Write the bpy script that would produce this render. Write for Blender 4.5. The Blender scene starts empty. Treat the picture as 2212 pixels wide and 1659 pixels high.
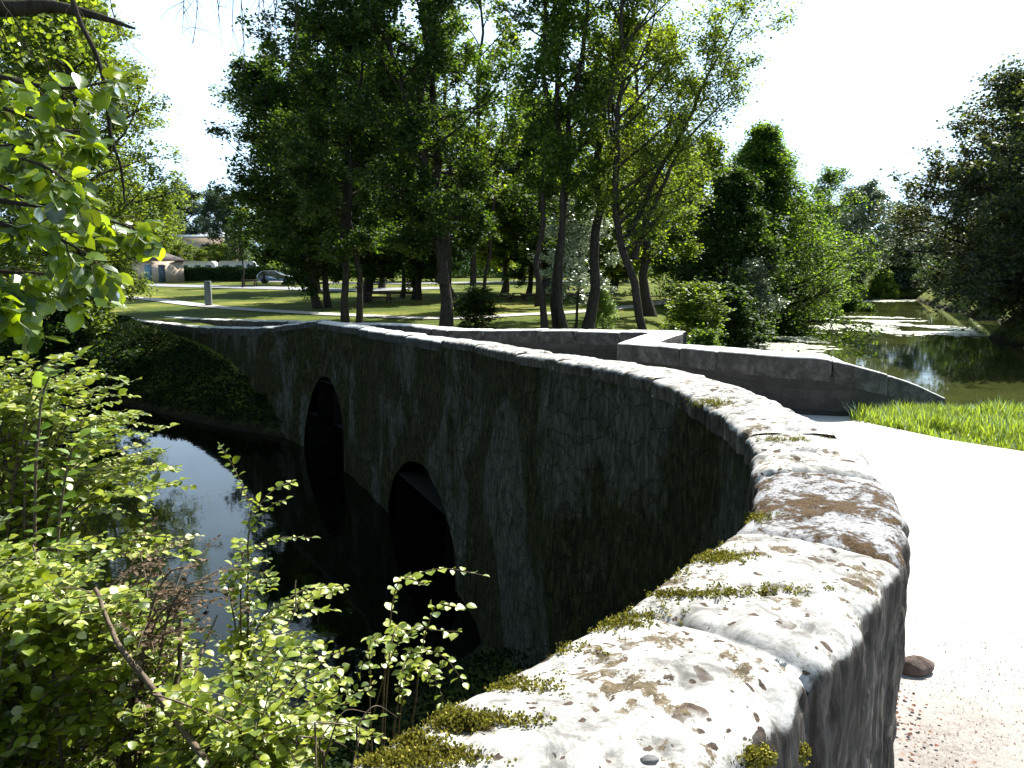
import bpy, math, random
import numpy as np
from mathutils import Vector

R_ = np.random.default_rng
scene = bpy.context.scene
COL = scene.collection
EYE = 5.0                       # eye height over the water (water is z = 0)
PITCH = math.radians(8.4)
FPX = 28.0 / 36.0 * 2212        # focal length in units of a 2212-wide picture

# ------------------------------------------------------------------ helpers
def ray(px, py):
    a = (px - 1106) / FPX; b = (829.5 - py) / FPX
    c, s = math.cos(PITCH), math.sin(PITCH)
    return np.array([a, c + b * s, -s + b * c])

def P(px, py, h):
    d = ray(px, py); t = -h / d[2]
    return np.array([d[0] * t, d[1] * t, EYE - h])

def Q(px, py, dist):
    d = ray(px, py); t = dist / d[1]
    return np.array([d[0] * t, dist, EYE + d[2] * t])

def _hash(ix, iy, iz, seed):
    n = (ix * 374761393 + iy * 668265263 + iz * 2147483647 + seed * 1274126177) & 0xffffffff
    n = ((n ^ (n >> 13)) * 1274126177) & 0xffffffff
    n = ((n ^ (n >> 16)) * 2246822519) & 0xffffffff
    return ((n ^ (n >> 15)) & 0xffffff) / float(0xffffff) * 2 - 1

def vnoise(p, seed=0):
    p = np.asarray(p, float); f = np.floor(p).astype(np.int64); t = p - f
    t = t * t * (3 - 2 * t); o = 0
    for dx in (0, 1):
        wx = t[:, 0] if dx else 1 - t[:, 0]
        for dy in (0, 1):
            wy = t[:, 1] if dy else 1 - t[:, 1]
            for dz in (0, 1):
                wz = t[:, 2] if dz else 1 - t[:, 2]
                o = o + wx * wy * wz * _hash(f[:, 0] + dx, f[:, 1] + dy, f[:, 2] + dz, seed)
    return o

def fbm(p, sc, octv=4, seed=0, gain=.5):
    p = np.asarray(p, float) * sc; o = 0; a = 1
    for k in range(octv):
        o = o + a * vnoise(p * (2.03 ** k), seed + k); a *= gain
    return o

def mesh_np(name, V, F, mats=None, parent=None, smooth=False, uv=None, midx=None):
    V = np.asarray(V, np.float32).reshape(-1, 3)
    me = bpy.data.meshes.new(name)
    me.vertices.add(len(V)); me.vertices.foreach_set('co', V.ravel())
    F = [np.asarray(f, np.int32) for f in F if len(f)]
    idx = np.concatenate([f.ravel() for f in F])
    tot = np.concatenate([np.full(len(f), f.shape[1], np.int32) for f in F])
    st = np.concatenate([[0], np.cumsum(tot)[:-1]]).astype(np.int32)
    me.loops.add(len(idx)); me.loops.foreach_set('vertex_index', idx)
    me.polygons.add(len(tot)); me.polygons.foreach_set('loop_start', st)
    me.polygons.foreach_set('loop_total', tot)
    if smooth: me.polygons.foreach_set('use_smooth', np.ones(len(tot), bool))
    if midx is not None: me.polygons.foreach_set('material_index', np.asarray(midx, np.int32))
    if uv is not None:
        l = me.uv_layers.new(name='UVMap'); l.data.foreach_set('uv', np.asarray(uv, np.float32)[idx].ravel())
    me.update(calc_edges=True); me.validate()
    for m in (mats if isinstance(mats, (list, tuple)) else [mats]):
        if m: me.materials.append(m)
    ob = bpy.data.objects.new(name, me); COL.objects.link(ob)
    if parent: ob.parent = parent
    return ob

def tag(o, label=None, cat=None, group=None, kind=None):
    if label: o['label'] = label
    if cat: o['category'] = cat
    if group: o['group'] = group
    if kind: o['kind'] = kind
    return o

def empty(name, loc=(0, 0, 0), rz=0):
    o = bpy.data.objects.new(name, None); COL.objects.link(o)
    o.location = loc; o.rotation_euler = (0, 0, rz); o.empty_display_size = .1
    return o

def copy_tree(o, parent=None):
    c = o.copy(); COL.objects.link(c); c.parent = parent
    for ch in list(o.children): copy_tree(ch, c)
    return c

class Acc:
    def __init__(s): s.V = []; s.F3 = []; s.F4 = []; s.n = 0; s.UV = []
    def add(s, V, F4=None, F3=None):
        V = np.asarray(V, float).reshape(-1, 3); s.V.append(V)
        if F4 is not None and len(F4): s.F4.append(np.asarray(F4, np.int64) + s.n)
        if F3 is not None and len(F3): s.F3.append(np.asarray(F3, np.int64) + s.n)
        s.n += len(V)
    def grid(s, G, closed_u=False):
        G = np.asarray(G); a, b = G.shape[:2]
        i = np.arange(a * b).reshape(a, b)
        j = np.roll(i, -1, axis=1) if closed_u else i[:, 1:]
        ii = i if closed_u else i[:, :-1]
        f = np.stack([ii[:-1], j[:-1], j[1:], ii[1:]], -1).reshape(-1, 4)
        s.add(G.reshape(-1, 3), f)
    def box(s, c, sz, rz=0, M=None):
        c = np.asarray(c, float); sz = np.asarray(sz, float) / 2
        v = np.array([[x, y, z] for z in (-1, 1) for y in (-1, 1) for x in (-1, 1)], float) * sz
        if M is not None: v = v @ np.asarray(M).T
        if rz:
            cr, sr = math.cos(rz), math.sin(rz)
            v = v @ np.array([[cr, sr, 0], [-sr, cr, 0], [0, 0, 1]])
        s.add(v + c, [[0, 2, 3, 1], [4, 5, 7, 6], [0, 1, 5, 4], [2, 6, 7, 3], [0, 4, 6, 2], [1, 3, 7, 5]])
    def tube(s, pts, rad, sides=6, cap=True):
        pts = np.asarray(pts, float); n = len(pts)
        rad = np.broadcast_to(np.asarray(rad, float), (n,))
        T = np.gradient(pts, axis=0); T /= np.linalg.norm(T, axis=1)[:, None] + 1e-9
        up = np.array([0.13, 0.07, 1.0]) if abs(T[0][2]) < .9 else np.array([1.0, .1, 0])
        A = np.cross(T, up); A /= np.linalg.norm(A, axis=1)[:, None] + 1e-9
        B = np.cross(T, A)
        th = np.linspace(0, 2 * math.pi, sides, endpoint=False)
        G = pts[:, None] + rad[:, None, None] * (np.cos(th)[None, :, None] * A[:, None] + np.sin(th)[None, :, None] * B[:, None])
        n0 = s.n; s.grid(G, True)
        if cap:
            s.add(pts[[-1]] + T[-1] * rad[-1] * .5)
            k = n0 + (n - 1) * sides
            s.F3.append(np.array([[k + i, k + (i + 1) % sides, s.n - 1] for i in range(sides)]))
    def build(s, name, mat, parent=None, smooth=False):
        F = []
        if s.F4: F.append(np.concatenate(s.F4))
        if s.F3: F.append(np.concatenate(s.F3))
        return mesh_np(name, np.concatenate(s.V), F, mat, parent, smooth)

# ------------------------------------------------------------------ materials
def newmat(name):
    m = bpy.data.materials.new(name); m.use_nodes = True
    nt = m.node_tree
    for n in list(nt.nodes): nt.nodes.remove(n)
    return m, nt
def nd(nt, t, **k):
    n = nt.nodes.new(t)
    for a, b in k.items(): setattr(n, a, b)
    return n
def ramp(nt, fac, stops, interp='LINEAR'):
    r = nd(nt, 'ShaderNodeValToRGB'); r.color_ramp.interpolation = interp
    e = r.color_ramp.elements
    while len(e) < len(stops): e.new(.5)
    for i, (p, c) in enumerate(stops):
        e[i].position = p
        e[i].color = (c, c, c, 1) if isinstance(c, (int, float)) else (*c, 1)
    nt.links.new(fac, r.inputs[0]); return r.outputs[0]
def noise(nt, vec, scale, detail=5, rough=.6, dist=0):
    n = nd(nt, 'ShaderNodeTexNoise'); n.inputs['Scale'].default_value = scale
    n.inputs['Detail'].default_value = detail; n.inputs['Roughness'].default_value = rough
    n.inputs['Distortion'].default_value = dist
    if vec is not None: nt.links.new(vec, n.inputs['Vector'])
    return n.outputs['Fac']
def mapping(nt, sc=(1, 1, 1), coord='Object', loc=(0, 0, 0)):
    if coord == 'World':
        g = nd(nt, 'ShaderNodeNewGeometry'); o = g.outputs['Position']
    else:
        tc = nd(nt, 'ShaderNodeTexCoord'); o = tc.outputs[coord]
    mp = nd(nt, 'ShaderNodeMapping'); mp.inputs['Scale'].default_value = sc; mp.inputs['Location'].default_value = loc
    nt.links.new(o, mp.inputs['Vector']); return mp.outputs[0]
def mix(nt, fac, a, b):
    m = nd(nt, 'ShaderNodeMix', data_type='RGBA')
    for s, v in ((m.inputs[0], fac), (m.inputs[6], a), (m.inputs[7], b)):
        if hasattr(v, 'is_linked') or hasattr(v, 'links'): nt.links.new(v, s)
        elif isinstance(v, (int, float)): s.default_value = v
        else: s.default_value = (*v, 1)
    return m.outputs[2]
def math_(nt, op, a, b=0.0):
    m = nd(nt, 'ShaderNodeMath', operation=op)
    for s, v in ((m.inputs[0], a), (m.inputs[1], b)):
        if hasattr(v, 'links'): nt.links.new(v, s)
        else: s.default_value = v
    return m.outputs[0]
def finish(nt, col, rough=.8, bump=None, bstr=.3, bdist=.02, spec=.3, metal=0):
    b = nd(nt, 'ShaderNodeBsdfPrincipled'); o = nd(nt, 'ShaderNodeOutputMaterial')
    if hasattr(col, 'links'): nt.links.new(col, b.inputs['Base Color'])
    else: b.inputs['Base Color'].default_value = (*col, 1)
    if hasattr(rough, 'links'): nt.links.new(rough, b.inputs['Roughness'])
    else: b.inputs['Roughness'].default_value = rough
    b.inputs['Specular IOR Level'].default_value = spec; b.inputs['Metallic'].default_value = metal
    if bump is not None:
        bn = nd(nt, 'ShaderNodeBump'); bn.inputs['Strength'].default_value = bstr; bn.inputs['Distance'].default_value = bdist
        nt.links.new(bump, bn.inputs['Height']); nt.links.new(bn.outputs[0], b.inputs['Normal'])
    nt.links.new(b.outputs[0], o.inputs['Surface']); return b

def simple(name, c1, c2=None, sc=6, rough=.7, spec=.3, metal=0, bstr=.2, bdist=.01, coord='Object', msc=(1, 1, 1)):
    m, nt = newmat(name); v = mapping(nt, msc, coord)
    n = noise(nt, v, sc)
    c2 = c2 or tuple(x * .6 for x in c1)
    finish(nt, ramp(nt, n, [(.3, c2), (.7, c1)]), rough, noise(nt, v, sc * 4), bstr, bdist, spec, metal)
    return m

def leafmat(name, stops, trans, tcol, rough=.45, gloss=.12):
    m, nt = newmat(name)
    g = nd(nt, 'ShaderNodeNewGeometry')
    c = ramp(nt, g.outputs['Random Per Island'], stops)
    tv = ramp(nt, math_(nt, 'FRACT', math_(nt, 'MULTIPLY', g.outputs['Random Per Island'], 7.31)), [(.1, .18), (.85, 1.0)])
    tc = mix(nt, 1.0, mix(nt, .8, c, tcol), tv); nt.nodes[-1].blend_type = 'MULTIPLY'
    d = nd(nt, 'ShaderNodeBsdfDiffuse'); nt.links.new(c, d.inputs[0])
    t = nd(nt, 'ShaderNodeBsdfTranslucent'); nt.links.new(tc, t.inputs[0])
    mx = nd(nt, 'ShaderNodeMixShader'); mx.inputs[0].default_value = trans
    nt.links.new(d.outputs[0], mx.inputs[1]); nt.links.new(t.outputs[0], mx.inputs[2])
    gl = nd(nt, 'ShaderNodeBsdfGlossy'); gl.inputs['Roughness'].default_value = rough
    gl.inputs[0].default_value = (.9, .95, .9, 1)
    lw = nd(nt, 'ShaderNodeFresnel'); lw.inputs['IOR'].default_value = 1.4
    f = math_(nt, 'MULTIPLY_ADD', lw.outputs[0], gloss * 1.6); nt.nodes[-1].inputs[2].default_value = gloss * .12
    m2 = nd(nt, 'ShaderNodeMixShader'); nt.links.new(f, m2.inputs[0])
    nt.links.new(mx.outputs[0], m2.inputs[1]); nt.links.new(gl.outputs[0], m2.inputs[2])
    o = nd(nt, 'ShaderNodeOutputMaterial'); nt.links.new(m2.outputs[0], o.inputs[0])
    return m

M = {}
M['leaf_dark'] = leafmat('leaf_dark', [(0, (.008, .022, .006)), (.6, (.016, .042, .008)), (1, (.045, .085, .012))], .42, (.20, .36, .015), .5, .08)
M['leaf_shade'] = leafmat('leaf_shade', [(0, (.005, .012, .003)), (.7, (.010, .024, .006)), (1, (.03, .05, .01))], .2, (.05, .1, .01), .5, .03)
M['leaf_mid'] = leafmat('leaf_mid', [(0, (.022, .05, .008)), (.6, (.045, .09, .012)), (1, (.10, .15, .018))], .5, (.55, .72, .03), .5, .08)
M['leaf_light'] = leafmat('leaf_light', [(0, (.04, .08, .010)), (.6, (.085, .145, .014)), (1, (.18, .22, .03))], .5, (.55, .72, .03), .5, .1)
M['leaf_green'] = leafmat('leaf_green', [(0, (.014, .038, .008)), (.6, (.032, .074, .012)), (1, (.08, .13, .018))], .48, (.40, .66, .03), .5, .08)
M['leaf_olive'] = leafmat('leaf_olive', [(0, (.012, .024, .010)), (.8, (.026, .044, .016)), (.93, (.06, .075, .014)), (1, (.22, .19, .02))], .34, (.24, .30, .02), .5, .15)
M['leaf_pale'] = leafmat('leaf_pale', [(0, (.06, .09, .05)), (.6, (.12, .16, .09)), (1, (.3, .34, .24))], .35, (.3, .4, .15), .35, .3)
M['leaf_white'] = leafmat('leaf_white', [(0, (.12, .17, .08)), (.5, (.3, .36, .2)), (1, (.65, .68, .55))], .4, (.5, .6, .3), .35, .5)
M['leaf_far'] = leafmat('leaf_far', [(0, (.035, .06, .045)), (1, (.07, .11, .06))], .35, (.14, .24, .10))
M['leaf_front'] = leafmat('leaf_front', [(0, (.02, .055, .005)), (.6, (.05, .11, .008)), (1, (.13, .2, .015))], .58, (.75, .98, .02), .35, .35)
M['leaf_shrub'] = leafmat('leaf_shrub', [(0, (.06, .11, .006)), (.45, (.22, .30, .012)), (.85, (.42, .47, .04)), (1, (.68, .7, .35))], .48, (.62, .72, .012), .4, .3)
M['leaf_dry'] = leafmat('leaf_dry', [(0, (.03, .02, .012)), (.6, (.09, .06, .035)), (1, (.22, .16, .10))], .2, (.2, .12, .05), .6, .05)
M['litter'] = leafmat('litter', [(0, (.07, .035, .025)), (.6, (.2, .09, .06)), (1, (.36, .22, .16))], .2, (.4, .15, .1), .6, .03)
M['leaf_sunny'] = leafmat('leaf_sunny', [(0, (.08, .17, .015)), (1, (.2, .3, .03))], .5, (.5, .7, .05), .4, .2)
M['grass_blade'] = leafmat('grass_blade', [(0, (.12, .22, .015)), (.6, (.24, .36, .02)), (.92, (.38, .46, .06)), (1, (.5, .45, .2))], .45, (.6, .75, .05), .35, .2)

m, nt = newmat('bark'); v = mapping(nt, (1, 1, .25))
n1 = noise(nt, v, 14, 6, .7)
finish(nt, ramp(nt, n1, [(.3, (.012, .010, .008)), (.6, (.05, .042, .032)), (.8, (.09, .08, .06))]), .9, n1, .7, .03, .15); M['bark'] = m
M['bark_pale'] = simple('bark_pale', (.22, .17, .12), (.07, .05, .035), 12, .85, msc=(1, 1, .3), bstr=.5)
M['twig'] = simple('twig', (.16, .12, .08), (.06, .04, .025), 20, .8)

# lichen-covered coping stone
m, nt = newmat('lichen_stone'); v = mapping(nt, coord='World')
big = noise(nt, v, 2.3, 6, .65); med = noise(nt, v, 9, 8, .72, .6); fine = noise(nt, v, 60, 6, .75)
base = ramp(nt, med, [(.30, (.08, .075, .07)), (.40, (.19, .185, .175)), (.47, (.34, .335, .32)), (.56, (.50, .495, .48)), (.66, (.60, .595, .58))])
base = mix(nt, ramp(nt, fine, [(.30, .75), (.5, 0)]), base, (.17, .16, .15))
vo = nd(nt, 'ShaderNodeTexVoronoi', feature='F1'); vo.inputs['Scale'].default_value = 17; vo.inputs['Randomness'].default_value = 1
wv = nd(nt, 'ShaderNodeVectorMath', operation='MULTIPLY_ADD')
nz = nd(nt, 'ShaderNodeTexNoise'); nz.inputs['Scale'].default_value = 11; nz.inputs['Detail'].default_value = 5
nt.links.new(v, nz.inputs['Vector']); nt.links.new(nz.outputs['Color'], wv.inputs[0]); wv.inputs[1].default_value = (.11, .11, .11); nt.links.new(v, wv.inputs[2])
nt.links.new(wv.outputs[0], vo.inputs['Vector'])
pit_sel = ramp(nt, noise(nt, v, 4.1, 3, .5), [(.38, 0), (.48, 1)])
sizes = math_(nt, 'MULTIPLY', nd(nt, 'ShaderNodeSeparateColor').outputs[0], 1)
sc_ = nt.nodes[-2]; nt.links.new(vo.outputs['Color'], sc_.inputs[0])
thr = math_(nt, 'MULTIPLY', math_(nt, 'POWER', sc_.outputs[0], 2.6), .5)
pit = math_(nt, 'MULTIPLY', math_(nt, 'LESS_THAN', vo.outputs['Distance'], thr), pit_sel)
vo2 = nd(nt, 'ShaderNodeTexVoronoi', feature='F1'); vo2.inputs['Scale'].default_value = 42; nt.links.new(wv.outputs[0], vo2.inputs['Vector'])
s2 = nd(nt, 'ShaderNodeSeparateColor'); nt.links.new(vo2.outputs['Color'], s2.inputs[0])
pit2 = math_(nt, 'LESS_THAN', vo2.outputs['Distance'], math_(nt, 'MULTIPLY', math_(nt, 'POWER', s2.outputs[1], 3.0), .42))
pitall = math_(nt, 'MAXIMUM', pit, pit2)
base = mix(nt, pitall, base, ramp(nt, fine, [(.35, (.03, .02, .015)), (.65, (.11, .08, .06))]))
crust = ramp(nt, math_(nt, 'ADD', math_(nt, 'MULTIPLY', noise(nt, v, 4.5, 10, .8, .2), .85), math_(nt, 'MULTIPLY', fine, .15)), [(.548, 0), (.568, 1)])
base = mix(nt, crust, base, ramp(nt, fine, [(.35, (.03, .024, .012)), (.55, (.13, .10, .06)), (.7, (.3, .28, .25))]))
# sides of the stones are bare and weathered, their shade painted in by normal
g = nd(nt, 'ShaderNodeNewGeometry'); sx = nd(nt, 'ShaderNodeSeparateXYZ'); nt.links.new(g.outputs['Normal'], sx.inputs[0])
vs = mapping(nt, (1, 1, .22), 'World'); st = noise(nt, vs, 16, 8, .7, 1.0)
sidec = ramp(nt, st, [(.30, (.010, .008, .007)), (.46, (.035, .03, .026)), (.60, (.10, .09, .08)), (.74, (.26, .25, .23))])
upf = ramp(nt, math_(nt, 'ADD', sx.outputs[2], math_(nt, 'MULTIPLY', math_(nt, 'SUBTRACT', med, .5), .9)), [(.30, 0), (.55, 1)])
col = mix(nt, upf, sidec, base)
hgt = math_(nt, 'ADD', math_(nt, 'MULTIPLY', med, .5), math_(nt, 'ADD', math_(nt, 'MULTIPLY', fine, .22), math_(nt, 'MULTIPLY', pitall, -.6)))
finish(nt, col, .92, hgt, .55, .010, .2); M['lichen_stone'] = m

# the same stone under brown and olive moss
def mossy(name, c1, c2, th):
    m, nt = newmat(name); v = mapping(nt, coord='World')
    med = noise(nt, v, 6, 12, .82, .15); fine = noise(nt, v, 90, 5, .8)
    st = ramp(nt, fine, [(.3, (.16, .15, .155)), (.55, (.46, .46, .48))])
    ms = ramp(nt, fine, [(.35, c1), (.65, c2)])
    f = ramp(nt, med, [(th, 0), (th + .04, 1)])
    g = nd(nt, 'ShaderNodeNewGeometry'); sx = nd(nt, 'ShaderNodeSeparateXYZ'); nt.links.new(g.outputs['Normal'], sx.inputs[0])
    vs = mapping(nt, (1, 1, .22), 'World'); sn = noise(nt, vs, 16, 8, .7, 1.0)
    sd_ = ramp(nt, sn, [(.30, (.018, .014, .012)), (.46, (.06, .05, .044)), (.60, (.17, .155, .14))])  # sides darkened in colour for shade, as on the lichen stone
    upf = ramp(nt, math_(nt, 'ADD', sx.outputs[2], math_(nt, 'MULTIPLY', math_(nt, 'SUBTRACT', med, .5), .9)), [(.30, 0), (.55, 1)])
    finish(nt, mix(nt, upf, sd_, mix(nt, f, st, ms)), .95, math_(nt, 'ADD', math_(nt, 'MULTIPLY', f, .5), fine), .8, .012, .1)
    return m
M['brown_moss_stone'] = mossy('brown_moss_stone', (.040, .024, .013), (.15, .10, .055), .49)
M['yellow_moss_stone'] = mossy('yellow_moss_stone', (.07, .06, .015), (.34, .30, .05), .55)

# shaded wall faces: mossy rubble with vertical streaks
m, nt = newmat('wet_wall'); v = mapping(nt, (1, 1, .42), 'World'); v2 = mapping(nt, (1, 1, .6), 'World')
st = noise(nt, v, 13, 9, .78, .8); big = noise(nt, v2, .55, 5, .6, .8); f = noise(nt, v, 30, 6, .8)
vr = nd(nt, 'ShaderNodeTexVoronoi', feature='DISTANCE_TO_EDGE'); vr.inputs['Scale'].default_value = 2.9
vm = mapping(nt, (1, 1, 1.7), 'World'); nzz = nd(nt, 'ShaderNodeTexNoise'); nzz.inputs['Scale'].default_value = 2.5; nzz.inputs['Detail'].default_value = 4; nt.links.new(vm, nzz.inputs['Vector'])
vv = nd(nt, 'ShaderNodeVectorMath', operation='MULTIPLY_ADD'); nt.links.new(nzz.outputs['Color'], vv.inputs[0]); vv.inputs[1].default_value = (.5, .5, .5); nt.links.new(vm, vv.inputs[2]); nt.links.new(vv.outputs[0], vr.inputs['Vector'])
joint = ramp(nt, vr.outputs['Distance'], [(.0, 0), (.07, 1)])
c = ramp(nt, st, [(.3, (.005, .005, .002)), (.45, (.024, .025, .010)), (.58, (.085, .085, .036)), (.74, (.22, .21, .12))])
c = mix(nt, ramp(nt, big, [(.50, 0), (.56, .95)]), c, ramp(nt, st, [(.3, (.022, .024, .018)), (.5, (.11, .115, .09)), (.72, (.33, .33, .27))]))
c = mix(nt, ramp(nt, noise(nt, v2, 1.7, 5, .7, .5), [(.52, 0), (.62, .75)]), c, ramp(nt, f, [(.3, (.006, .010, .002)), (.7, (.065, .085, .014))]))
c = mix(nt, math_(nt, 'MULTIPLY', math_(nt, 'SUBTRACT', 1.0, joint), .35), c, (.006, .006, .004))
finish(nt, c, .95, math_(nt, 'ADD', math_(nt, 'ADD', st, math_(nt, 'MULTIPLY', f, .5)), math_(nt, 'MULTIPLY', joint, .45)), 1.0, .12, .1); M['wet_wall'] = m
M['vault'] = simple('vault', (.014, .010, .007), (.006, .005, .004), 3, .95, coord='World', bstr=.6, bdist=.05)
# road-side faces: dressed blocks
m, nt = newmat('block_wall')
tc = nd(nt, 'ShaderNodeTexCoord'); br = nd(nt, 'ShaderNodeTexBrick')
nt.links.new(tc.outputs['UV'], br.inputs['Vector']); br.inputs['Scale'].default_value = 1
br.inputs['Brick Width'].default_value = .85; br.inputs['Row Height'].default_value = .27; br.inputs['Mortar Size'].default_value = .012
br.inputs['Color1'].default_value = (.034, .033, .031, 1); br.inputs['Color2'].default_value = (.055, .053, .05, 1); br.inputs['Mortar'].default_value = (.035, .034, .032, 1)
v = mapping(nt, coord='World'); n1 = noise(nt, v, 5, 8, .7); n2 = noise(nt, v, 45, 5, .8)
c = mix(nt, ramp(nt, n1, [(.4, 0), (.65, .8)]), br.outputs['Color'], (.025, .024, .022))
c = mix(nt, ramp(nt, n2, [(.62, 0), (.75, .7)]), c, (.36, .36, .36))
finish(nt, c, .9, math_(nt, 'ADD', n1, math_(nt, 'MULTIPLY', n2, .4)), .6, .03, .2); M['block_wall'] = m
# lichen top for the other parapet, painted sunlit above and shaded on its faces
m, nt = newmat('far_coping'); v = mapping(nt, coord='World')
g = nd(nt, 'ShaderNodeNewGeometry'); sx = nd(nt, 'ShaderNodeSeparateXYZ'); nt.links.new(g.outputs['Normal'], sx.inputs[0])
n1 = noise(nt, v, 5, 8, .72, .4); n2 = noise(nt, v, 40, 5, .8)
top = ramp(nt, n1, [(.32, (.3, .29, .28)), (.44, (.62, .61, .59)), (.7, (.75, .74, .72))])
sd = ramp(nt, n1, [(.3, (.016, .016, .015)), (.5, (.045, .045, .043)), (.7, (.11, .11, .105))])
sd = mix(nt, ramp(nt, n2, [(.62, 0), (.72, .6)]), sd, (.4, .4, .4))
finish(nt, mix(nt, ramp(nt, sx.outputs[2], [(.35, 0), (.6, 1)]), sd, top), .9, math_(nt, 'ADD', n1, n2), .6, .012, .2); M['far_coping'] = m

# ground
m, nt = newmat('lawn'); v = mapping(nt, coord='World')
n1 = noise(nt, v, .22, 5, .6); n2 = noise(nt, v, 3.0, 6, .75); n3 = noise(nt, v, 25, 4, .8)
c = ramp(nt, n1, [(.35, (.055, .085, .012)), (.52, (.12, .14, .022)), (.68, (.28, .26, .06))])
c = mix(nt, ramp(nt, n2, [(.35, .65), (.6, 0)]), c, (.04, .07, .012))
c = mix(nt, ramp(nt, n3, [(.6, 0), (.75, .5)]), c, (.2, .2, .07))
g = nd(nt, 'ShaderNodeNewGeometry'); sx = nd(nt, 'ShaderNodeSeparateXYZ'); nt.links.new(g.outputs['Position'], sx.inputs[0])
mud = ramp(nt, math_(nt, 'ADD', math_(nt, 'MULTIPLY', sx.outputs[2], .5), math_(nt, 'MULTIPLY', n2, .6)), [(.35, 1), (.6, 0)])
c = mix(nt, mud, c, (.02, .016, .01))
finish(nt, c, .95, math_(nt, 'ADD', n2, n3), .6, .08, .1); M['lawn'] = m
m, nt = newmat('dry_soil'); v = mapping(nt, coord='World'); n1 = noise(nt, v, 9, 8, .75); n2 = noise(nt, v, 50, 5, .8)
finish(nt, ramp(nt, math_(nt, 'ADD', math_(nt, 'MULTIPLY', n1, .6), math_(nt, 'MULTIPLY', n2, .4)), [(.35, (.05, .03, .02)), (.5, (.22, .15, .09)), (.65, (.45, .38, .28))]), .95, n1, .9, .06, .1); M['dry_soil'] = m
m, nt = newmat('pale_road'); v = mapping(nt, coord='World'); n1 = noise(nt, v, 1.2, 6, .6); n2 = noise(nt, v, 70, 6, .85); n3 = noise(nt, v, 16, 5, .7)
c = ramp(nt, n1, [(.3, (.50, .48, .44)), (.7, (.62, .60, .57))])
g = nd(nt, 'ShaderNodeNewGeometry'); sx = nd(nt, 'ShaderNodeSeparateXYZ'); nt.links.new(g.outputs['Position'], sx.inputs[0])
near = ramp(nt, math_(nt, 'ADD', math_(nt, 'MULTIPLY', sx.outputs[1], .2), math_(nt, 'MULTIPLY', math_(nt, 'SUBTRACT', n1, .5), .3)), [(.44, 1), (.74, 0)])
gr = ramp(nt, math_(nt, 'ADD', math_(nt, 'MULTIPLY', n2, .7), math_(nt, 'MULTIPLY', n3, .3)), [(.36, (.06, .045, .04)), (.44, (.19, .165, .15)), (.56, (.31, .29, .27))])
c = mix(nt, near, c, gr)
finish(nt, c, .95, n2, .5, .008, .15); M['pale_road'] = m
M['path'] = simple('path', (.48, .46, .43), (.34, .32, .29), 3, .9, coord='World')
M['asphalt'] = simple('asphalt', (.30, .30, .32), (.2, .2, .22), 3, .85, coord='World')

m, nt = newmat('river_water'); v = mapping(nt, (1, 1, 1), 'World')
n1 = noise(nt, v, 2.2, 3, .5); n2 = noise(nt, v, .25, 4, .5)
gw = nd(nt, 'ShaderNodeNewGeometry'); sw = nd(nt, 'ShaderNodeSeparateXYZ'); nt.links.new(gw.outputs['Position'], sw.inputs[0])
sun_mask = ramp(nt, math_(nt, 'MULTIPLY', sw.outputs[0], .08), [(.1, 0), (.6, 1)])  # painted light: olive for sunlit water upstream, near black for the shaded pool
wc = mix(nt, sun_mask, ramp(nt, n2, [(.35, (.001, .002, .001)), (.7, (.004, .006, .002))]), ramp(nt, n2, [(.35, (.030, .036, .010)), (.7, (.065, .075, .022))]))
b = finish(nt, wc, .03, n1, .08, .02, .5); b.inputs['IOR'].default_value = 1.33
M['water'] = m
M['lily'] = simple('lily', (.75, .77, .66), (.5, .56, .36), 1.5, .35, .8, coord='World')

M['plaster'] = simple('plaster', (.62, .50, .40), (.55, .44, .35), 2, .9)
M['roof_tile'] = simple('roof_tile', (.10, .085, .08), (.06, .05, .05), 8, .8)
M['door_blue'] = simple('door_blue', (.22, .36, .46), (.18, .30, .40), 3, .5)
M['door_grey'] = simple('door_grey', (.10, .14, .18), (.08, .11, .14), 3, .5)
M['white_paint'] = simple('white_paint', (.72, .73, .74), (.6, .61, .62), 3, .5)
M['roof_pale'] = simple('roof_pale', (.50, .52, .58), (.40, .42, .47), 2, .6)
M['wood'] = simple('wood', (.10, .065, .045), (.04, .028, .02), 14, .8, msc=(1, 1, .3))
M['concrete'] = simple('concrete', (.17, .19, .18), (.12, .135, .13), 10, .9)
M['car_paint'] = simple('car_paint', (.42, .46, .52), (.40, .44, .50), 2, .25, .6, .7, 0, .001)
M['glass'] = simple('glass', (.03, .04, .06), (.02, .03, .04), 2, .06, .8, 0, 0, .001)
M['rubber'] = simple('rubber', (.02, .02, .02), None, 5, .8)
M['lamp'] = simple('lamp', (.8, .8, .75), None, 3, .3)
M['pebble'] = simple('pebble', (.13, .09, .075), (.06, .042, .035), 12, .85, bstr=.5)
M['grit'] = simple('grit', (.42, .34, .30), (.10, .07, .06), 40, .9, coord='World')
M['grey_pebble'] = simple('grey_pebble', (.16, .16, .16), (.09, .09, .09), 20, .7)
M['moss'] = leafmat('moss', [(0, (.03, .025, .008)), (.4, (.10, .09, .012)), (.7, (.26, .23, .03)), (1, (.45, .40, .06))], .25, (.4, .4, .05), .7, .02)

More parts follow.
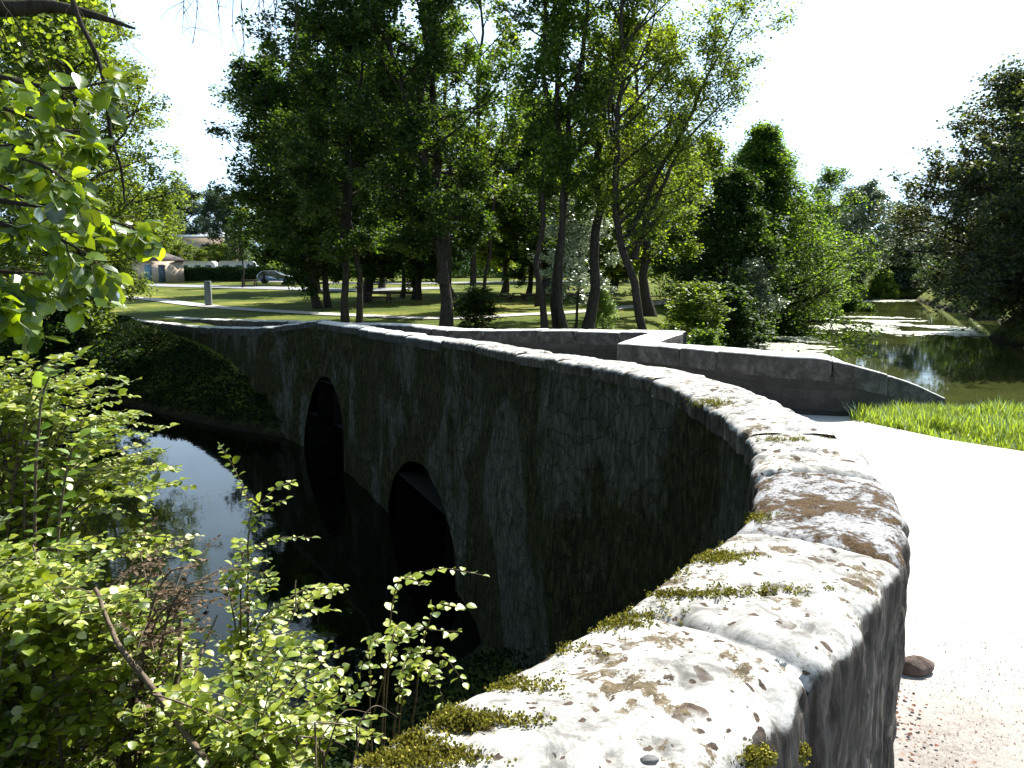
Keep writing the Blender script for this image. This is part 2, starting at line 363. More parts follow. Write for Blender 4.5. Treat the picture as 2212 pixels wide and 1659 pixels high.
# ------------------------------------------------------------------ lines of the bridge
class Line:
    """an edge in plan with a top height, dense and indexable by arc length"""
    def __init__(s, pts, n=40, smooth=True):
        p = np.array(pts, float)
        if smooth and len(p) > 2:
            q = np.vstack([2 * p[0] - p[1], p, 2 * p[-1] - p[-2]]); out = []
            for i in range(1, len(q) - 2):
                t = np.linspace(0, 1, n, endpoint=False)[:, None]
                a, b, c, d = q[i - 1], q[i], q[i + 1], q[i + 2]
                out.append(.5 * ((2 * b) + (-a + c) * t + (2 * a - 5 * b + 4 * c - d) * t ** 2 + (-a + 3 * b - 3 * c + d) * t ** 3))
            p = np.vstack(out + [p[-1:]])
        s.p = p
        s.s = np.concatenate([[0], np.cumsum(np.linalg.norm(np.diff(p[:, :2], axis=0), axis=1))])
        s.L = s.s[-1]
        T = np.gradient(p[:, :2], s.s, axis=0); T /= np.linalg.norm(T, axis=1)[:, None]
        s.N = np.stack([T[:, 1], -T[:, 0]], 1)       # to the right of travel
    def at(s, x, off=0.0):
        x = np.asarray(x, float)
        r = np.stack([np.interp(x, s.s, s.p[:, k]) for k in range(3)], -1)
        N = np.stack([np.interp(x, s.s, s.N[:, k]) for k in range(2)], -1)
        N /= np.linalg.norm(N, axis=-1)[..., None]
        r[..., :2] += N * np.asarray(off)[..., None]
        return r, N
    def s_of_y(s, y):
        return float(np.interp(y, s.p[:, 1], s.s))

def ph(px, py, h): return tuple(P(px, py, h))
left = Line([(-3.6, -3.0, 4.25), (-1.35, -.25, 4.25), ph(700, 1659, .75), ph(1320, 1300, .75), ph(1610, 1100, .75), ph(1625, 990, .755),
             ph(1605, 935, .76), ph(1500, 862, .77), ph(1390, 812, .78), (.42, 7.4, 4.14), (-.12, 9.4, 4.01), (-.62, 11.6, 3.87), (-2.45, 15.9, 3.67),
             (-4.05, 19.3, 3.57), (-5.35, 21.4, 3.53), (-6.6, 23.1, 3.33), (-7.9, 25.1, 3.10), (-10.4, 29, 2.80), (-13.6, 33.2, 2.56), (-19.6, 40.5, 2.36), (-30, 50, 2.40)])
A0 = P(1330, 741, 1.27); T0 = P(1412, 716, 1.28); B0 = P(967, 713, 1.45)
seg1 = Line([ph(2050, 862, 1.78), ph(1960, 822, 1.46), ph(1870, 795, 1.22), ph(1780, 775, 1.11), ph(1690, 770, 1.11), ph(1600, 762, 1.13), ph(1430, 748, 1.22), tuple(A0)])
dAT = (T0 - A0)[:2]; dAT /= np.linalg.norm(dAT)
seg2 = Line([tuple(A0 + np.array([dAT[0] * .05, dAT[1] * .05, 0])), tuple((A0 + T0) / 2), tuple(T0)], smooth=False)
dTB = (B0 - T0)[:2]; dTB /= np.linalg.norm(dTB)
seg3 = Line([tuple(T0 - np.array([dTB[0] * .5, dTB[1] * .5, 0])), tuple((T0 + B0) / 2), tuple(B0)], smooth=False)
seg4 = Line([(B0[0] - .05, B0[1] + .25, B0[2] - .01), (-3.4, 22.0, 3.42), (-5.2, 25.0, 3.23), (-7.9, 29.5, 2.98), (-10.9, 34, 2.72), (-16.3, 40.5, 2.38), (-22.2, 46.3, 2.12 + .15), (-32, 55, 2.3)])

def roadz(y):
    return np.interp(y, [3.5, 8, 12, 20, 25, 29, 33, 40, 60], [3.4, 3.24, 3.1, 2.82, 2.6, 2.4, 2.26, 2.16, 2.3])

# ------------------------------------------------------------------ terrain
far_bank = np.array([(-80, 64), (-55, 56), (-38, 48), (-25, 38.5), (-16, 30), (-9.8, 25), (-6.6, 22.8), (-2, 24.5), (3, 27), (8, 32), (11.5, 40), (14, 50), (16.5, 58), (19.5, 66), (24, 75), (37, 97), (50, 117), (60, 128)], float)
near_bank = np.array([(-80, 44), (-50, 34), (-30, 24), (-17, 13.5), (-9, 7.5), (-4.5, 6.2), (-1.8, 8), (-.2, 10.4), (2.2, 12.0), (5.5, 12.9), (9, 13.8), (14, 15.6), (20, 19.5), (27, 27), (30.5, 38), (30.8, 46), (33.5, 56), (43, 68), (50, 90), (58, 112), (64, 126)], float)
river = np.vstack([far_bank, near_bank[::-1]])

def seg_dist(x, y, poly, closed=False):
    a = poly; b = np.roll(poly, -1, 0)
    if not closed: a, b = a[:-1], b[:-1]
    best = np.full(x.shape, 1e9)
    for p, q in zip(a, b):
        d = q - p; t = np.clip(((x - p[0]) * d[0] + (y - p[1]) * d[1]) / (d @ d), 0, 1)
        best = np.minimum(best, np.hypot(x - p[0] - t * d[0], y - p[1] - t * d[1]))
    return best
def inside(x, y, poly):
    r = np.zeros(x.shape, bool)
    for (x0, y0), (x1, y1) in zip(poly, np.roll(poly, -1, 0)):
        if y0 == y1: continue
        c = ((y0 > y) != (y1 > y)) & (x < (x1 - x0) * (y - y0) / (y1 - y0) + x0); r ^= c
    return r
def above(x, y, poly):     # is the point on the far side of a line running left to right
    return y > np.interp(x, poly[:, 0], poly[:, 1])
Lp = left.p[::8, :2]
def sgn_left(x, y):        # > 0 on the downstream (left) side of the near parapet
    d = seg_dist(x, y, Lp)
    k = np.argmin(np.stack([np.hypot(x - p[0], y - p[1]) for p in Lp]), 0)
    k = np.clip(k, 0, len(Lp) - 2); t = Lp[k + 1] - Lp[k]
    cr = t[..., 0] * (y - Lp[k][..., 1]) - t[..., 1] * (x - Lp[k][..., 0])
    return d * np.sign(cr)
def H(x, y):
    x = np.asarray(x, float); y = np.asarray(y, float)
    ins = inside(x, y, river); d = seg_dist(x, y, river)
    mid = (np.interp(x, far_bank[:, 0], far_bank[:, 1]) + np.interp(x, near_bank[:, 0], near_bank[:, 1])) / 2
    far = y > mid
    topf = 1.7 + .014 * np.clip(y, 0, 115)
    sl = sgn_left(x, y)
    wl = np.clip((sl + .45) / .35, 0, 1)
    topn = (roadz(y) - .09) * (1 - wl) + np.interp(y, [1, 2.5, 4, 6.5], [2.75, 2.4, 1.8, 1.1]) * wl
    topn = topn * (1 - np.clip((x - 12) / 30, 0, 1)) + 2.6 * np.clip((x - 12) / 30, 0, 1)
    top = np.where(far, topf, topn)
    W = np.where(far, 5.0, np.where(sl > 0, 4.2, 3.2))
    t = np.clip(d / W, 0, 1); z = top * (1 - (1 - t) ** 2)
    z = z + .05 * np.sin(x * 1.3 + y * .7) * np.where(sl > 0, 1, 0) * t
    z = np.where(ins, -1.3 * np.clip(d / 1.2, 0, 1), z)
    return z
def Hs(x, y): return float(H(np.array([x]), np.array([y]))[0])
def ground_hit(px, py):
    d = ray(px, py); ts = np.linspace(2, 200, 4000) / d[1]
    X = d[0] * ts; Y = d[1] * ts; Z = EYE + d[2] * ts
    h = H(X, Y); k = np.argmax(Z <= h)
    return np.array([X[k], Y[k], h[k]])

def axis(segs):
    o = []
    for a, b, st in segs: o.append(np.arange(a, b, st))
    o.append([segs[-1][1]]); return np.concatenate(o)
gx = axis([(-600, -120, 30), (-120, -40, 4), (-40, -12, .8), (-12, 10, .35), (10, 40, .9), (40, 120, 4), (120, 600, 30)])
gy = axis([(-40, -6, 3), (-6, 1, .6), (1, 26, .35), (26, 60, .9), (60, 140, 2.5), (140, 900, 40)])
X, Y = np.meshgrid(gx, gy)
Z = H(X.ravel(), Y.ravel()).reshape(X.shape)
a = Acc(); a.grid(np.stack([X, Y, Z], -1))
tag(a.build('ground', M['lawn'], smooth=True), kind='structure')
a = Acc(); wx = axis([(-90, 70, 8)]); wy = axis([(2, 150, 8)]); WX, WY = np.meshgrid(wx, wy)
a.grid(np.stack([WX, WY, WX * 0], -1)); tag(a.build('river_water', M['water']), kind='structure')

# road over the bridge and in front of us
ys = np.arange(-6, 58.1, .4)
xl = np.array([left.at(left.s_of_y(y) if y > -3 else 0, .22)[0][0] for y in ys]); xl[ys < -3] -= (-3 - ys[ys < -3]) * .8
xr = np.interp(ys, [-6, 3, 5.5, 7.2, 8.0, 9.0, 9.6, 10.4, 13.6, 19.0, 25, 34, 46.3, 58], [26, 14, 7.4, 4.95, 4.45, 4.15, 4.1, 3.6, 1.95, -1.55, -5.0, -10.7, -22.0, -36])
u = np.concatenate([np.linspace(0, 1, 28)])
XX = xl[:, None] + (xr - xl)[:, None] * u[None]; YY = np.repeat(ys[:, None], len(u), 1)
a = Acc(); a.grid(np.stack([XX, YY, roadz(YY) + .004], -1)); tag(a.build('road', M['pale_road'], smooth=True), kind='structure')

def strip(name, pts, w, mat, lift=.05, n=60):
    l = Line([(p[0], p[1], 0) for p in pts]); s = np.linspace(0, l.L, n)
    rows = []
    for k in np.linspace(-.5, .5, 5):
        q, _ = l.at(s, k * w); q[:, 2] = H(q[:, 0], q[:, 1]) + lift; rows.append(q)
    a = Acc(); a.grid(np.stack(rows, 1)); return tag(a.build(name, mat, smooth=True), kind='structure')
g = ground_hit
strip('path', [g(-300, 610), g(60, 628), g(300, 645), g(420, 659), g(540, 670), g(760, 682), g(960, 689), g(1100, 682), g(1230, 676), g(1330, 667), g(1420, 656), g(1540, 640)], 1.5, M['path'])
strip('lane', [g(0, 606), g(320, 616), g(560, 622), g(760, 627), g(850, 625), g(960, 622)], 5.0, M['asphalt'])
strip('lane', [g(480, 604.5), g(700, 611), g(860, 613), g(1040, 610.5), g(1160, 609), g(1260, 608)], 4.0, M['asphalt'], .06)
# grass verge and dry soil on our bank
def patch(name, poly, mat, lift, n=50, rough=0.0):
    poly = np.array(poly, float); x0, y0 = poly.min(0); x1, y1 = poly.max(0)
    X, Y = np.meshgrid(np.linspace(x0, x1, n), np.linspace(y0, y1, n)); ins = inside(X, Y, poly)
    jit = (vnoise(np.stack([X.ravel(), Y.ravel(), Y.ravel() * 0], 1) * 1.5, 5).reshape(X.shape)) * .12
    Z = H(X.ravel(), Y.ravel()).reshape(X.shape) + lift + rough * fbm(np.stack([X.ravel(), Y.ravel(), X.ravel() * 0], 1), 3, 4, 9).reshape(X.shape)
    i = np.arange(n * n).reshape(n, n)
    F = np.stack([i[:-1, :-1], i[:-1, 1:], i[1:, 1:], i[1:, :-1]], -1)
    k = (ins[:-1, :-1] & ins[1:, 1:])
    return tag(mesh_np(name, np.stack([X + jit, Y + jit, Z], -1), [F[k]], mat, smooth=True), kind='structure')
verge_poly = np.array([(4.12, 9.45), (4.2, 8.9), (4.5, 8.0), (5.0, 7.2), (7.5, 5.5), (14, 4), (14, 9.4), (9, 10.0), (7.2, 10.5), (6.4, 10.8), (5.6, 10.55), (4.8, 9.9)], float)
patch('soil_bank', [(5.6, 11.0), (9, 10.5), (16, 9.6), (24, 10), (22, 19.5), (14, 15.6), (9, 13.8), (5.6, 12.8)], M['dry_soil'], .04, 70, .06)
patch('verge_soil', verge_poly + np.array([.0, -.06]), M['lawn'], .05, 90, .02)

# ------------------------------------------------------------------ stone bridge
bridge = tag(empty('stone_bridge', (0, 10, 0)), 'old grey stone arch bridge with lichen-covered parapets curving over the river', 'bridge')
def unparent_loc(o):
    o.parent = bridge; o.matrix_parent_inverse = bridge.matrix_world.inverted(); return o
bridge.matrix_world.translation = (0, 10, 0)
bpy.context.view_layer.update()

def stone(line, s0, s1, w, hs, rng, mat, res, rnd=.09, gap=.012, amp=1.0, name='coping_stone', crown=.03):
    """one coping stone between arc lengths s0 and s1"""
    gap = gap / 2; ns = max(5, int((s1 - s0) / res)); s = np.linspace(s0 + gap, s1 - gap, ns)
    # profile from outer bottom, over the top, to inner bottom
    nu = max(9, int((w + .5 * hs) / res)); 
    k = max(3, int(hs / res / 1.2))
    prof = [(0, -hs + (hs - rnd) * i / k) for i in range(k)]
    th = np.linspace(math.pi, math.pi / 2, max(4, int(rnd * 1.6 / res)))
    prof += [(rnd + rnd * math.cos(t), -rnd + rnd * math.sin(t)) for t in th]
    prof += [(x, crown * (1 - ((x - w / 2) / (w / 2 - rnd * .8)) ** 2)) for x in np.linspace(rnd, w - rnd, nu)[1:-1]]
    prof += [(w - rnd - rnd * math.cos(t), -rnd + rnd * math.sin(t)) for t in th[::-1]]
    prof += [(w, -rnd - (hs - rnd) * (i + 1) / k) for i in range(k)]
    prof = np.array(prof)
    e = np.clip(1 - np.minimum(s - s[0], s[-1] - s) / .05, 0, 1) ** 2 * .03      # rounded ends
    cen = np.array([w / 2, -hs * .5])
    dz = rng.normal(0, .008) * amp; dl = rng.normal(0, .004) * amp; tilt = rng.normal(0, .02) * amp
    rows = []
    for si, ei in zip(s, e):
        pr = prof + (cen - prof) / np.linalg.norm(cen - prof, axis=1)[:, None] * ei
        b, N = line.at(np.array(si))
        xy = b[:2] + N * (pr[:, :1] + dl)
        z = b[2] + pr[:, 1] + dz + tilt * (si - (s0 + s1) / 2) + tilt * .6 * (pr[:, 0] - w / 2)
        rows.append(np.column_stack([xy, z]))
    G = np.array(rows); sh = G.shape; p = G.reshape(-1, 3)
    seed = int(rng.integers(1, 9999))
    N3 = np.cross(np.gradient(G, axis=0), np.gradient(G, axis=1)).reshape(-1, 3); N3 /= np.linalg.norm(N3, axis=1)[:, None] + 1e-9
    if N3[(sh[0] // 2) * sh[1] + sh[1] // 2][2] < 0: N3 = -N3
    disp = .011 * fbm(p, 2.6, 3, seed) + .006 * fbm(p, 12, 3, seed + 7)
    if res < .05:
        pk = vnoise(p * 26, seed + 3); disp -= .012 * np.clip((pk - .5) / .2, 0, 1)
        sidef = np.clip(1 - np.abs(N3[:, 2]) * 1.4, 0, 1); q = p * np.array([1, 1, .35]); disp += sidef * .016 * fbm(q, 13, 4, seed + 5)
    p = p + N3 * (disp * amp)[:, None]
    G = p.reshape(sh); a = Acc(); a.grid(G)
    for row, rev in ((0, 1), (sh[0] - 1, 0)):
        idx = np.arange(row * sh[1], (row + 1) * sh[1]); c = G[row].mean(0); a.add(c); ci = a.n - 1
        a.F3.append(np.array([[idx[i], idx[(i + 1) % len(idx)], ci] for i in range(len(idx))]))
    o = a.build(name, mat, smooth=True)
    return unparent_loc(o)

rng = R_(5)
def run_stones(line, s_start, s_end, lens, w, hs, mat, res, amp=1.0, rnd=.09, crown=.03):
    s = s_start; i = 0
    while s < s_end - .15:
        L = lens[i % len(lens)] * rng.uniform(.85, 1.15); e = min(s + L, s_end)
        if s_end - e < .25: e = s_end
        stone(line, s, e, w, hs, rng, mat if not callable(mat) else mat(i), res, rnd=rnd, amp=amp, crown=crown)
        s = e; i += 1
WL = .46
sA = left.s_of_y(P(1350, 1300, .75)[1]); sB = left.s_of_y(P(1560, 1135, .75)[1]); sC = left.s_of_y(P(1622, 1015, .75)[1]); sD = left.s_of_y(P(1600, 935, .76)[1])
s00 = left.s_of_y(-.9)
near_joints = [s00, left.s_of_y(-.05), sA, sB, sC, (sC + sD) / 2, sD, sD + .75, sD + 1.15, sD + 2.0]
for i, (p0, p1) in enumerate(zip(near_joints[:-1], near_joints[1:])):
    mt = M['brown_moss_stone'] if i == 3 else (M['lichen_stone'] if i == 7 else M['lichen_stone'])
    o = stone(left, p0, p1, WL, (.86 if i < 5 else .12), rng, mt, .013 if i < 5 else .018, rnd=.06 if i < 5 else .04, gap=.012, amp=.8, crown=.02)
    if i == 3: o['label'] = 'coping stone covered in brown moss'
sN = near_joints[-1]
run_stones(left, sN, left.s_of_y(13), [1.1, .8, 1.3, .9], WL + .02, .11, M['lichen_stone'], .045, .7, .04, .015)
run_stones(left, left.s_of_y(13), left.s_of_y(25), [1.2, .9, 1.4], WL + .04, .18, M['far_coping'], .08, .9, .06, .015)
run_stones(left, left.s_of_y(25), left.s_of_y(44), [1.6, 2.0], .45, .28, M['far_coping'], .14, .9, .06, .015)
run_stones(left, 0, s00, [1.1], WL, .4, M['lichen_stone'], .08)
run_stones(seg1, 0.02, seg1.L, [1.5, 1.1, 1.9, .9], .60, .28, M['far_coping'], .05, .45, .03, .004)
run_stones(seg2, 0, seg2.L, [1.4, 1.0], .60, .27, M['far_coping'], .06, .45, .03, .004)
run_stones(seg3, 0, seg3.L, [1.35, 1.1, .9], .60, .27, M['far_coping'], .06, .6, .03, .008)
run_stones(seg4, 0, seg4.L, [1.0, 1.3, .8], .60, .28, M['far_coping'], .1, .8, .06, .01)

def arch_z(s, arches, base):
    z = np.full(s.shape, base)
    for s0, s1, top in arches:
        m = (s > s0) & (s < s1); u = (s[m] - (s0 + s1) / 2) / ((s1 - s0) / 2)
        z[m] = top * np.power(np.clip(1 - np.abs(u) ** 2.0, 0, 1), .55)
    return z
def wall_face(line, s0, s1, off, ztop_off, zbot, mat, name, arches=(), ds=.1, nv=40, batter=0.0, amp=.03, side=1):
    s = np.arange(s0, s1, ds); s = np.sort(np.concatenate([s, [s1]] + [np.array([a, b]) for a, b, _ in arches]))
    b, N = line.at(s, off); zt = b[:, 2] + ztop_off
    zb = zbot(b) if callable(zbot) else arch_z(s, arches, zbot)
    v = np.linspace(0, 1, nv)
    G = np.zeros((len(s), nv, 3)); z = zt[:, None] + (zb - zt)[:, None] * v[None]
    G[..., 2] = z; out = (zt[:, None] - z) * batter
    p3 = np.column_stack([np.repeat(b[:, 0], nv), np.repeat(b[:, 1], nv), z.ravel()])
    dsp = (amp * fbm(p3 * np.array([1, 1, .6]), 1.6, 5, 77)).reshape(len(s), nv) * np.clip(v * 8 + .3, 0, 1)[None]
    G[..., :2] = b[:, None, :2] - side * N[:, None] * (out + dsp)[..., None]
    uv = np.stack([np.repeat(s[:, None], nv, 1), z], -1).reshape(-1, 2)
    i = np.arange(len(s) * nv).reshape(len(s), nv)
    F = np.stack([i[:-1, :-1], i[:-1, 1:], i[1:, 1:], i[1:, :-1]], -1).reshape(-1, 4)
    return unparent_loc(mesh_np(name, G, [F], mat, smooth=True, uv=uv)), G
sl = left.s_of_y
Larch = [(sl(11.9), sl(15.8), 1.50), (sl(19.2), sl(21.9), 2.15)]
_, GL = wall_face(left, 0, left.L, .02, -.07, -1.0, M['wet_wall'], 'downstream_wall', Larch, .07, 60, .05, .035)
wall_face(left, 0, left.L, WL - .02, -.07, lambda b: roadz(b[:, 1]) - .15, M['block_wall'], 'parapet_face', (), .15, 8, 0, .012, -1)
# upstream wall with matching openings; it follows the inner line A-B
up = Line([tuple(seg1.p[0]), tuple(seg1.at(seg1.L * .25)[0]), tuple(seg1.at(seg1.L * .5)[0]), tuple(A0), tuple((A0 + B0) / 2 + np.array([-.15, 0, 0])), tuple(B0), (-3.4, 22.0, 3.42), (-5.2, 25.0, 3.23), (-7.9, 29.5, 2.98), (-10.9, 34, 2.72), (-16.3, 40.5, 2.38), (-22.2, 46.3, 2.27), (-32, 55, 2.3)])
su = lambda y: float(np.interp(y, up.p[60:, 1], up.s[60:]))
Uarch = [(su(13.7), su(17.3), 1.50), (su(20.3), su(22.9), 2.15)]
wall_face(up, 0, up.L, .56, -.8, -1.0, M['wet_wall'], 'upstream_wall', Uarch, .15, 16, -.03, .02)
wall_face(seg1, 0, seg1.L, .02, -.2, lambda b: roadz(b[:, 1]) - .35, M['block_wall'], 'parapet_face', (), .12, 10, 0, .012)
wall_face(seg1, 0, seg1.L, .57, -.2, -1.0, M['wet_wall'], 'parapet_back', (), .2, 10, 0, .012, -1)
for sg in (seg2, seg3):
    wall_face(sg, 0, sg.L, .02, -.2, lambda b: roadz(b[:, 1]) - .3, M['block_wall'], 'refuge_wall', (), .12, 10, 0, .015)
    wall_face(sg, 0, sg.L, .57, -.2, -1.0, M['wet_wall'], 'cutwater', (), .2, 20, 0, .015, -1)
wall_face(seg4, 0, seg4.L, .02, -.2, lambda b: roadz(b[:, 1]) - .2, M['block_wall'], 'parapet_face', (), .15, 8, 0, .015)
wall_face(seg4, 0, seg4.L, .57, -.2, -1.0, M['block_wall'], 'parapet_back', (), .3, 8, 0, .012, -1)
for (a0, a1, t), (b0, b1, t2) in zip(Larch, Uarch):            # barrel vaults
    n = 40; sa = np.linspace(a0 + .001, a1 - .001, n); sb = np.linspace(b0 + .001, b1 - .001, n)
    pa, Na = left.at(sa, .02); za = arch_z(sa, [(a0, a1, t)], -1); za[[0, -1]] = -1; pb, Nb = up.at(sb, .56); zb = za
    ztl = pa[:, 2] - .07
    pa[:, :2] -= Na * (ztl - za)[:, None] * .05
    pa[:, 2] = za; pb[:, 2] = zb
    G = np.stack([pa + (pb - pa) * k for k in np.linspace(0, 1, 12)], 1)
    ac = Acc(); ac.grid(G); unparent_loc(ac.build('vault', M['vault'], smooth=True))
# refuge floor
ac = Acc(); ac.add([[A0[0], A0[1], roadz(A0[1]) + .01], [T0[0], T0[1], roadz(T0[1]) + .01], [B0[0], B0[1], roadz(B0[1]) + .01]], None, [[0, 1, 2]])
unparent_loc(ac.build('refuge_floor', M['pale_road']))

# ------------------------------------------------------------------ leaves
TPL_Q = (np.array([[0, 0, 0], [.42, .5, .10], [0, 1, 0], [-.42, .5, .10]]), [[0, 1, 2], [0, 2, 3]], 3)
def _leaf_round():
    xs = [(0, 0), (.28, .08), (.46, .30), (.48, .55), (.30, .82), (0, 1.0)]
    R = [(x, y, .10 * x * 2 - .06 * (y - .5) ** 2 * 4) for x, y in xs]
    mid = [(0, .3, -.02), (0, .6, -.02)]
    V = [R[0], R[1], R[2], R[3], R[4], (0, 1.02, -.1)] + [(-x, y, z) for x, y, z in R[1:5]] + mid
    F = [[0, 1, 2, 10], [10, 2, 3, 11], [11, 3, 4, 5], [0, 10, 7, 6], [10, 11, 8, 7], [11, 5, 9, 8]]
    return np.array(V, float), F, 4
TPL_R = _leaf_round()
def _leaf_lobed():
    n = 14; th = np.linspace(-math.pi / 2, 1.5 * math.pi, n, endpoint=False)
    r = np.array([.12, .42, .52, .46, .60, .52, .50, .66, .50, .52, .60, .46, .52, .42])
    V = [(0, .42, -.03)] + [(r[i] * math.cos(th[i]), .45 + r[i] * math.sin(th[i]) * .9, .12 * abs(math.cos(th[i])) * r[i] * 2) for i in range(n)]
    V[1] = (0, 0, 0)
    F = [[0, 1 + i, 1 + (i + 1) % n] for i in range(n)]
    return np.array(V, float), F, 3
TPL_L = _leaf_lobed()

def leaf_mesh(name, pos, d, nrm, size, tpl, mat, parent, smooth=False, width=1.0, rng=None):
    """pos, growth direction, up normal -> one mesh of leaves"""
    d = d / (np.linalg.norm(d, axis=1)[:, None] + 1e-9)
    s = np.cross(d, nrm); s /= np.linalg.norm(s, axis=1)[:, None] + 1e-9
    n = np.cross(s, d)
    V, F, k = tpl; size = np.broadcast_to(size, (len(pos),)); width = np.broadcast_to(width, (len(pos),))
    W = pos[:, None] + size[:, None, None] * (V[None, :, 0:1] * s[:, None] * width[:, None, None] + V[None, :, 1:2] * d[:, None] + V[None, :, 2:3] * n[:, None])
    F = np.array(F)[None] + (np.arange(len(pos)) * len(V))[:, None, None]
    return mesh_np(name, W.reshape(-1, 3), [F.reshape(-1, k)], mat, parent, smooth)

def rand_leaves(name, cen, sig, N, size, mat, parent, rng, tilt=.7, tpl=TPL_Q, flat=1.0):
    i = rng.integers(0, len(cen), N)
    # clumped offsets
    o = rng.normal(0, 1, (N, 3)); o *= (sig * rng.uniform(.3, 1.0, N))[:, None]; o[:, 2] *= .7
    pos = cen[i] + o
    az = rng.uniform(0, 2 * math.pi, N)
    d = np.stack([np.cos(az), np.sin(az), rng.normal(-.25, .35, N)], 1)
    nrm = np.stack([rng.normal(0, tilt, N), rng.normal(0, tilt, N), np.ones(N) * flat], 1)
    return leaf_mesh(name, pos, d, nrm, size * rng.uniform(.6, 1.35, N), tpl, mat, parent)

# ------------------------------------------------------------------ tree generator
PROF = {
    'oval': lambda t: np.sin(math.pi * (.12 + .83 * t)) ** .8,
    'cone': lambda t: (1 - t) ** 1.15 * .95 + .07,
    'vase': lambda t: .45 + .55 * np.sin(math.pi * (.1 + .75 * t)),
    'round': lambda t: np.sqrt(np.clip(1 - (2 * t - 1) ** 2, .05, 1)),
    'bulk': lambda t: np.clip(1.0 - .75 * t ** 2.4, .15, 1),
    'skirt': lambda t: np.clip(1.05 - .85 * t ** 1.6, .15, 1) * (.75 + .25 * np.clip(t * 6, 0, 1)),
}
def grow(A, stem, rng, clusters):
    b = np.array(stem['base'], float); t = np.array(stem['top'], float); n = 14
    u = np.linspace(0, 1, n)[:, None]
    L = np.linalg.norm(t - b); via = stem.get('via')
    pts = b + (t - b) * u
    if via is not None:     # bend through a point
        via = np.array(via, float); w = 4 * u * (1 - u); pts = pts + w * (via - (b + t) / 2)
    wob = np.cumsum(rng.normal(0, 1, (n, 3)), 0) * np.array([1, 1, 0]) * L * stem.get('wob', .008)
    wob -= u * wob[-1]; pts = pts + wob
    r = stem['r']; rad = r * ((1 - u[:, 0]) ** .75 * .92 + .06); rad[0] *= 1.45; rad[1] *= 1.08
    A.tube(pts, rad, 9)
    c0 = stem.get('c0', .3); R = stem['R']; pf = PROF[stem.get('prof', 'oval')]; nl = stem['limbs']
    elev0, elev1 = stem.get('elev', (35, 65)); droop = stem.get('droop', 0.0)
    az = rng.uniform(0, 6.28)
    for k in range(nl):
        f = (k + rng.uniform(.1, .9)) / nl; h = c0 + (1 - c0) * f * .97
        p = np.array([np.interp(h, u[:, 0], pts[:, j]) for j in range(3)]); pr = np.interp(h, u[:, 0], rad)
        az += 2.4 + rng.normal(0, .3)
        a_ = az
        if 'bias' in stem and rng.uniform() < stem.get('bw', .5): a_ = stem['bias'] + rng.normal(0, .55)
        el = math.radians(elev0 + (elev1 - elev0) * f + rng.normal(0, 7))
        LL = R * float(pf(f)) * rng.uniform(.75, 1.15)
        d = np.array([math.cos(a_) * math.cos(el), math.sin(a_) * math.cos(el), math.sin(el)])
        m = 7; q = [p]; dd = d.copy()
        for j in range(m):
            dd = dd + rng.normal(0, .11, 3) + np.array([0, 0, -droop * (j / m) * .5 + .03]); dd /= np.linalg.norm(dd)
            q.append(q[-1] + dd * LL / m)
        q = np.array(q); lr = min(pr * .55, .02 + LL * .016) * stem.get('lr', 1.0)
        A.tube(q, np.linspace(lr, max(.008, lr * .15), m + 1), 5, False)
        ns = stem.get('subs', 7)
        for j in range(ns):
            g = rng.uniform(.22, 1.0); qp = np.array([np.interp(g * m, np.arange(m + 1), q[:, c]) for c in range(3)])
            td = q[min(m, int(g * m) + 1)] - q[max(0, int(g * m) - 1)]; td /= np.linalg.norm(td)
            sd = td * .75 + rng.normal(0, .62, 3) + np.array([0, 0, .12 - droop * .7]); sd /= np.linalg.norm(sd)
            sL = max(.5, LL * rng.uniform(.22, .42) * (1.15 - .5 * g)); w = [qp]
            for c in range(4):
                sd = sd + rng.normal(0, .16, 3) + np.array([0, 0, -droop * .3]); sd /= np.linalg.norm(sd); w.append(w[-1] + sd * sL / 4)
            w = np.array(w); A.tube(w, np.linspace(max(.006, lr * .3), .005, 5), 3, False)
            clusters.append(w[2:])
            for c in range(stem.get('twigs', 4)):
                tp = w[rng.integers(1, 5)]; dv = sd * .5 + rng.normal(0, .7, 3); dv /= np.linalg.norm(dv)
                tl = sL * rng.uniform(.25, .55); e = tp + dv * tl
                A.tube(np.array([tp, tp + dv * tl * .5 + rng.normal(0, .03, 3), e]), [.007, .005, .003], 3, False)
                clusters.append(np.array([tp + dv * tl * .6, e]))

def tree(name, label, cat, x, y, stems, N, leaf, mat, seed, sig=.22, group=None, bark='bark', tilt=.7, tpl=TPL_Q, z=None, extra_cut=None, flat=1.0):
    rng = R_(seed); z0 = (Hs(x, y) if z is None else z) - .1
    root = tag(empty(name, (x, y, z0)), label, cat, group)
    A = Acc(); cl = []
    for s in stems: grow(A, s, rng, cl)
    A.build('trunk', M[bark], root, True)
    cen = np.concatenate(cl)
    if extra_cut is not None: cen = cen[extra_cut(cen)]
    rand_leaves('crown', cen, sig, N, leaf, M[mat], root, rng, tilt, tpl, flat)
    return root

def place(root, x, y, rz, sc, label, group=None, mat=None, scz=None):
    c = copy_tree(root); c.location = (x, y, Hs(x, y) - .1); c.rotation_euler = (0, 0, rz); c.scale = (sc, sc, scz or sc)
    c['label'] = label
    if group: c['group'] = group
    if mat:
        for ch in c.children:
            if ch.name.startswith('crown'):
                ch.data = ch.data.copy(); ch.data.materials.clear(); ch.data.materials.append(M[mat])
    return c

def xat(px, y): return (px - 1106) / FPX * y * .995

G1 = 'tall trees at the far end of the bridge'
S = lambda **k: k
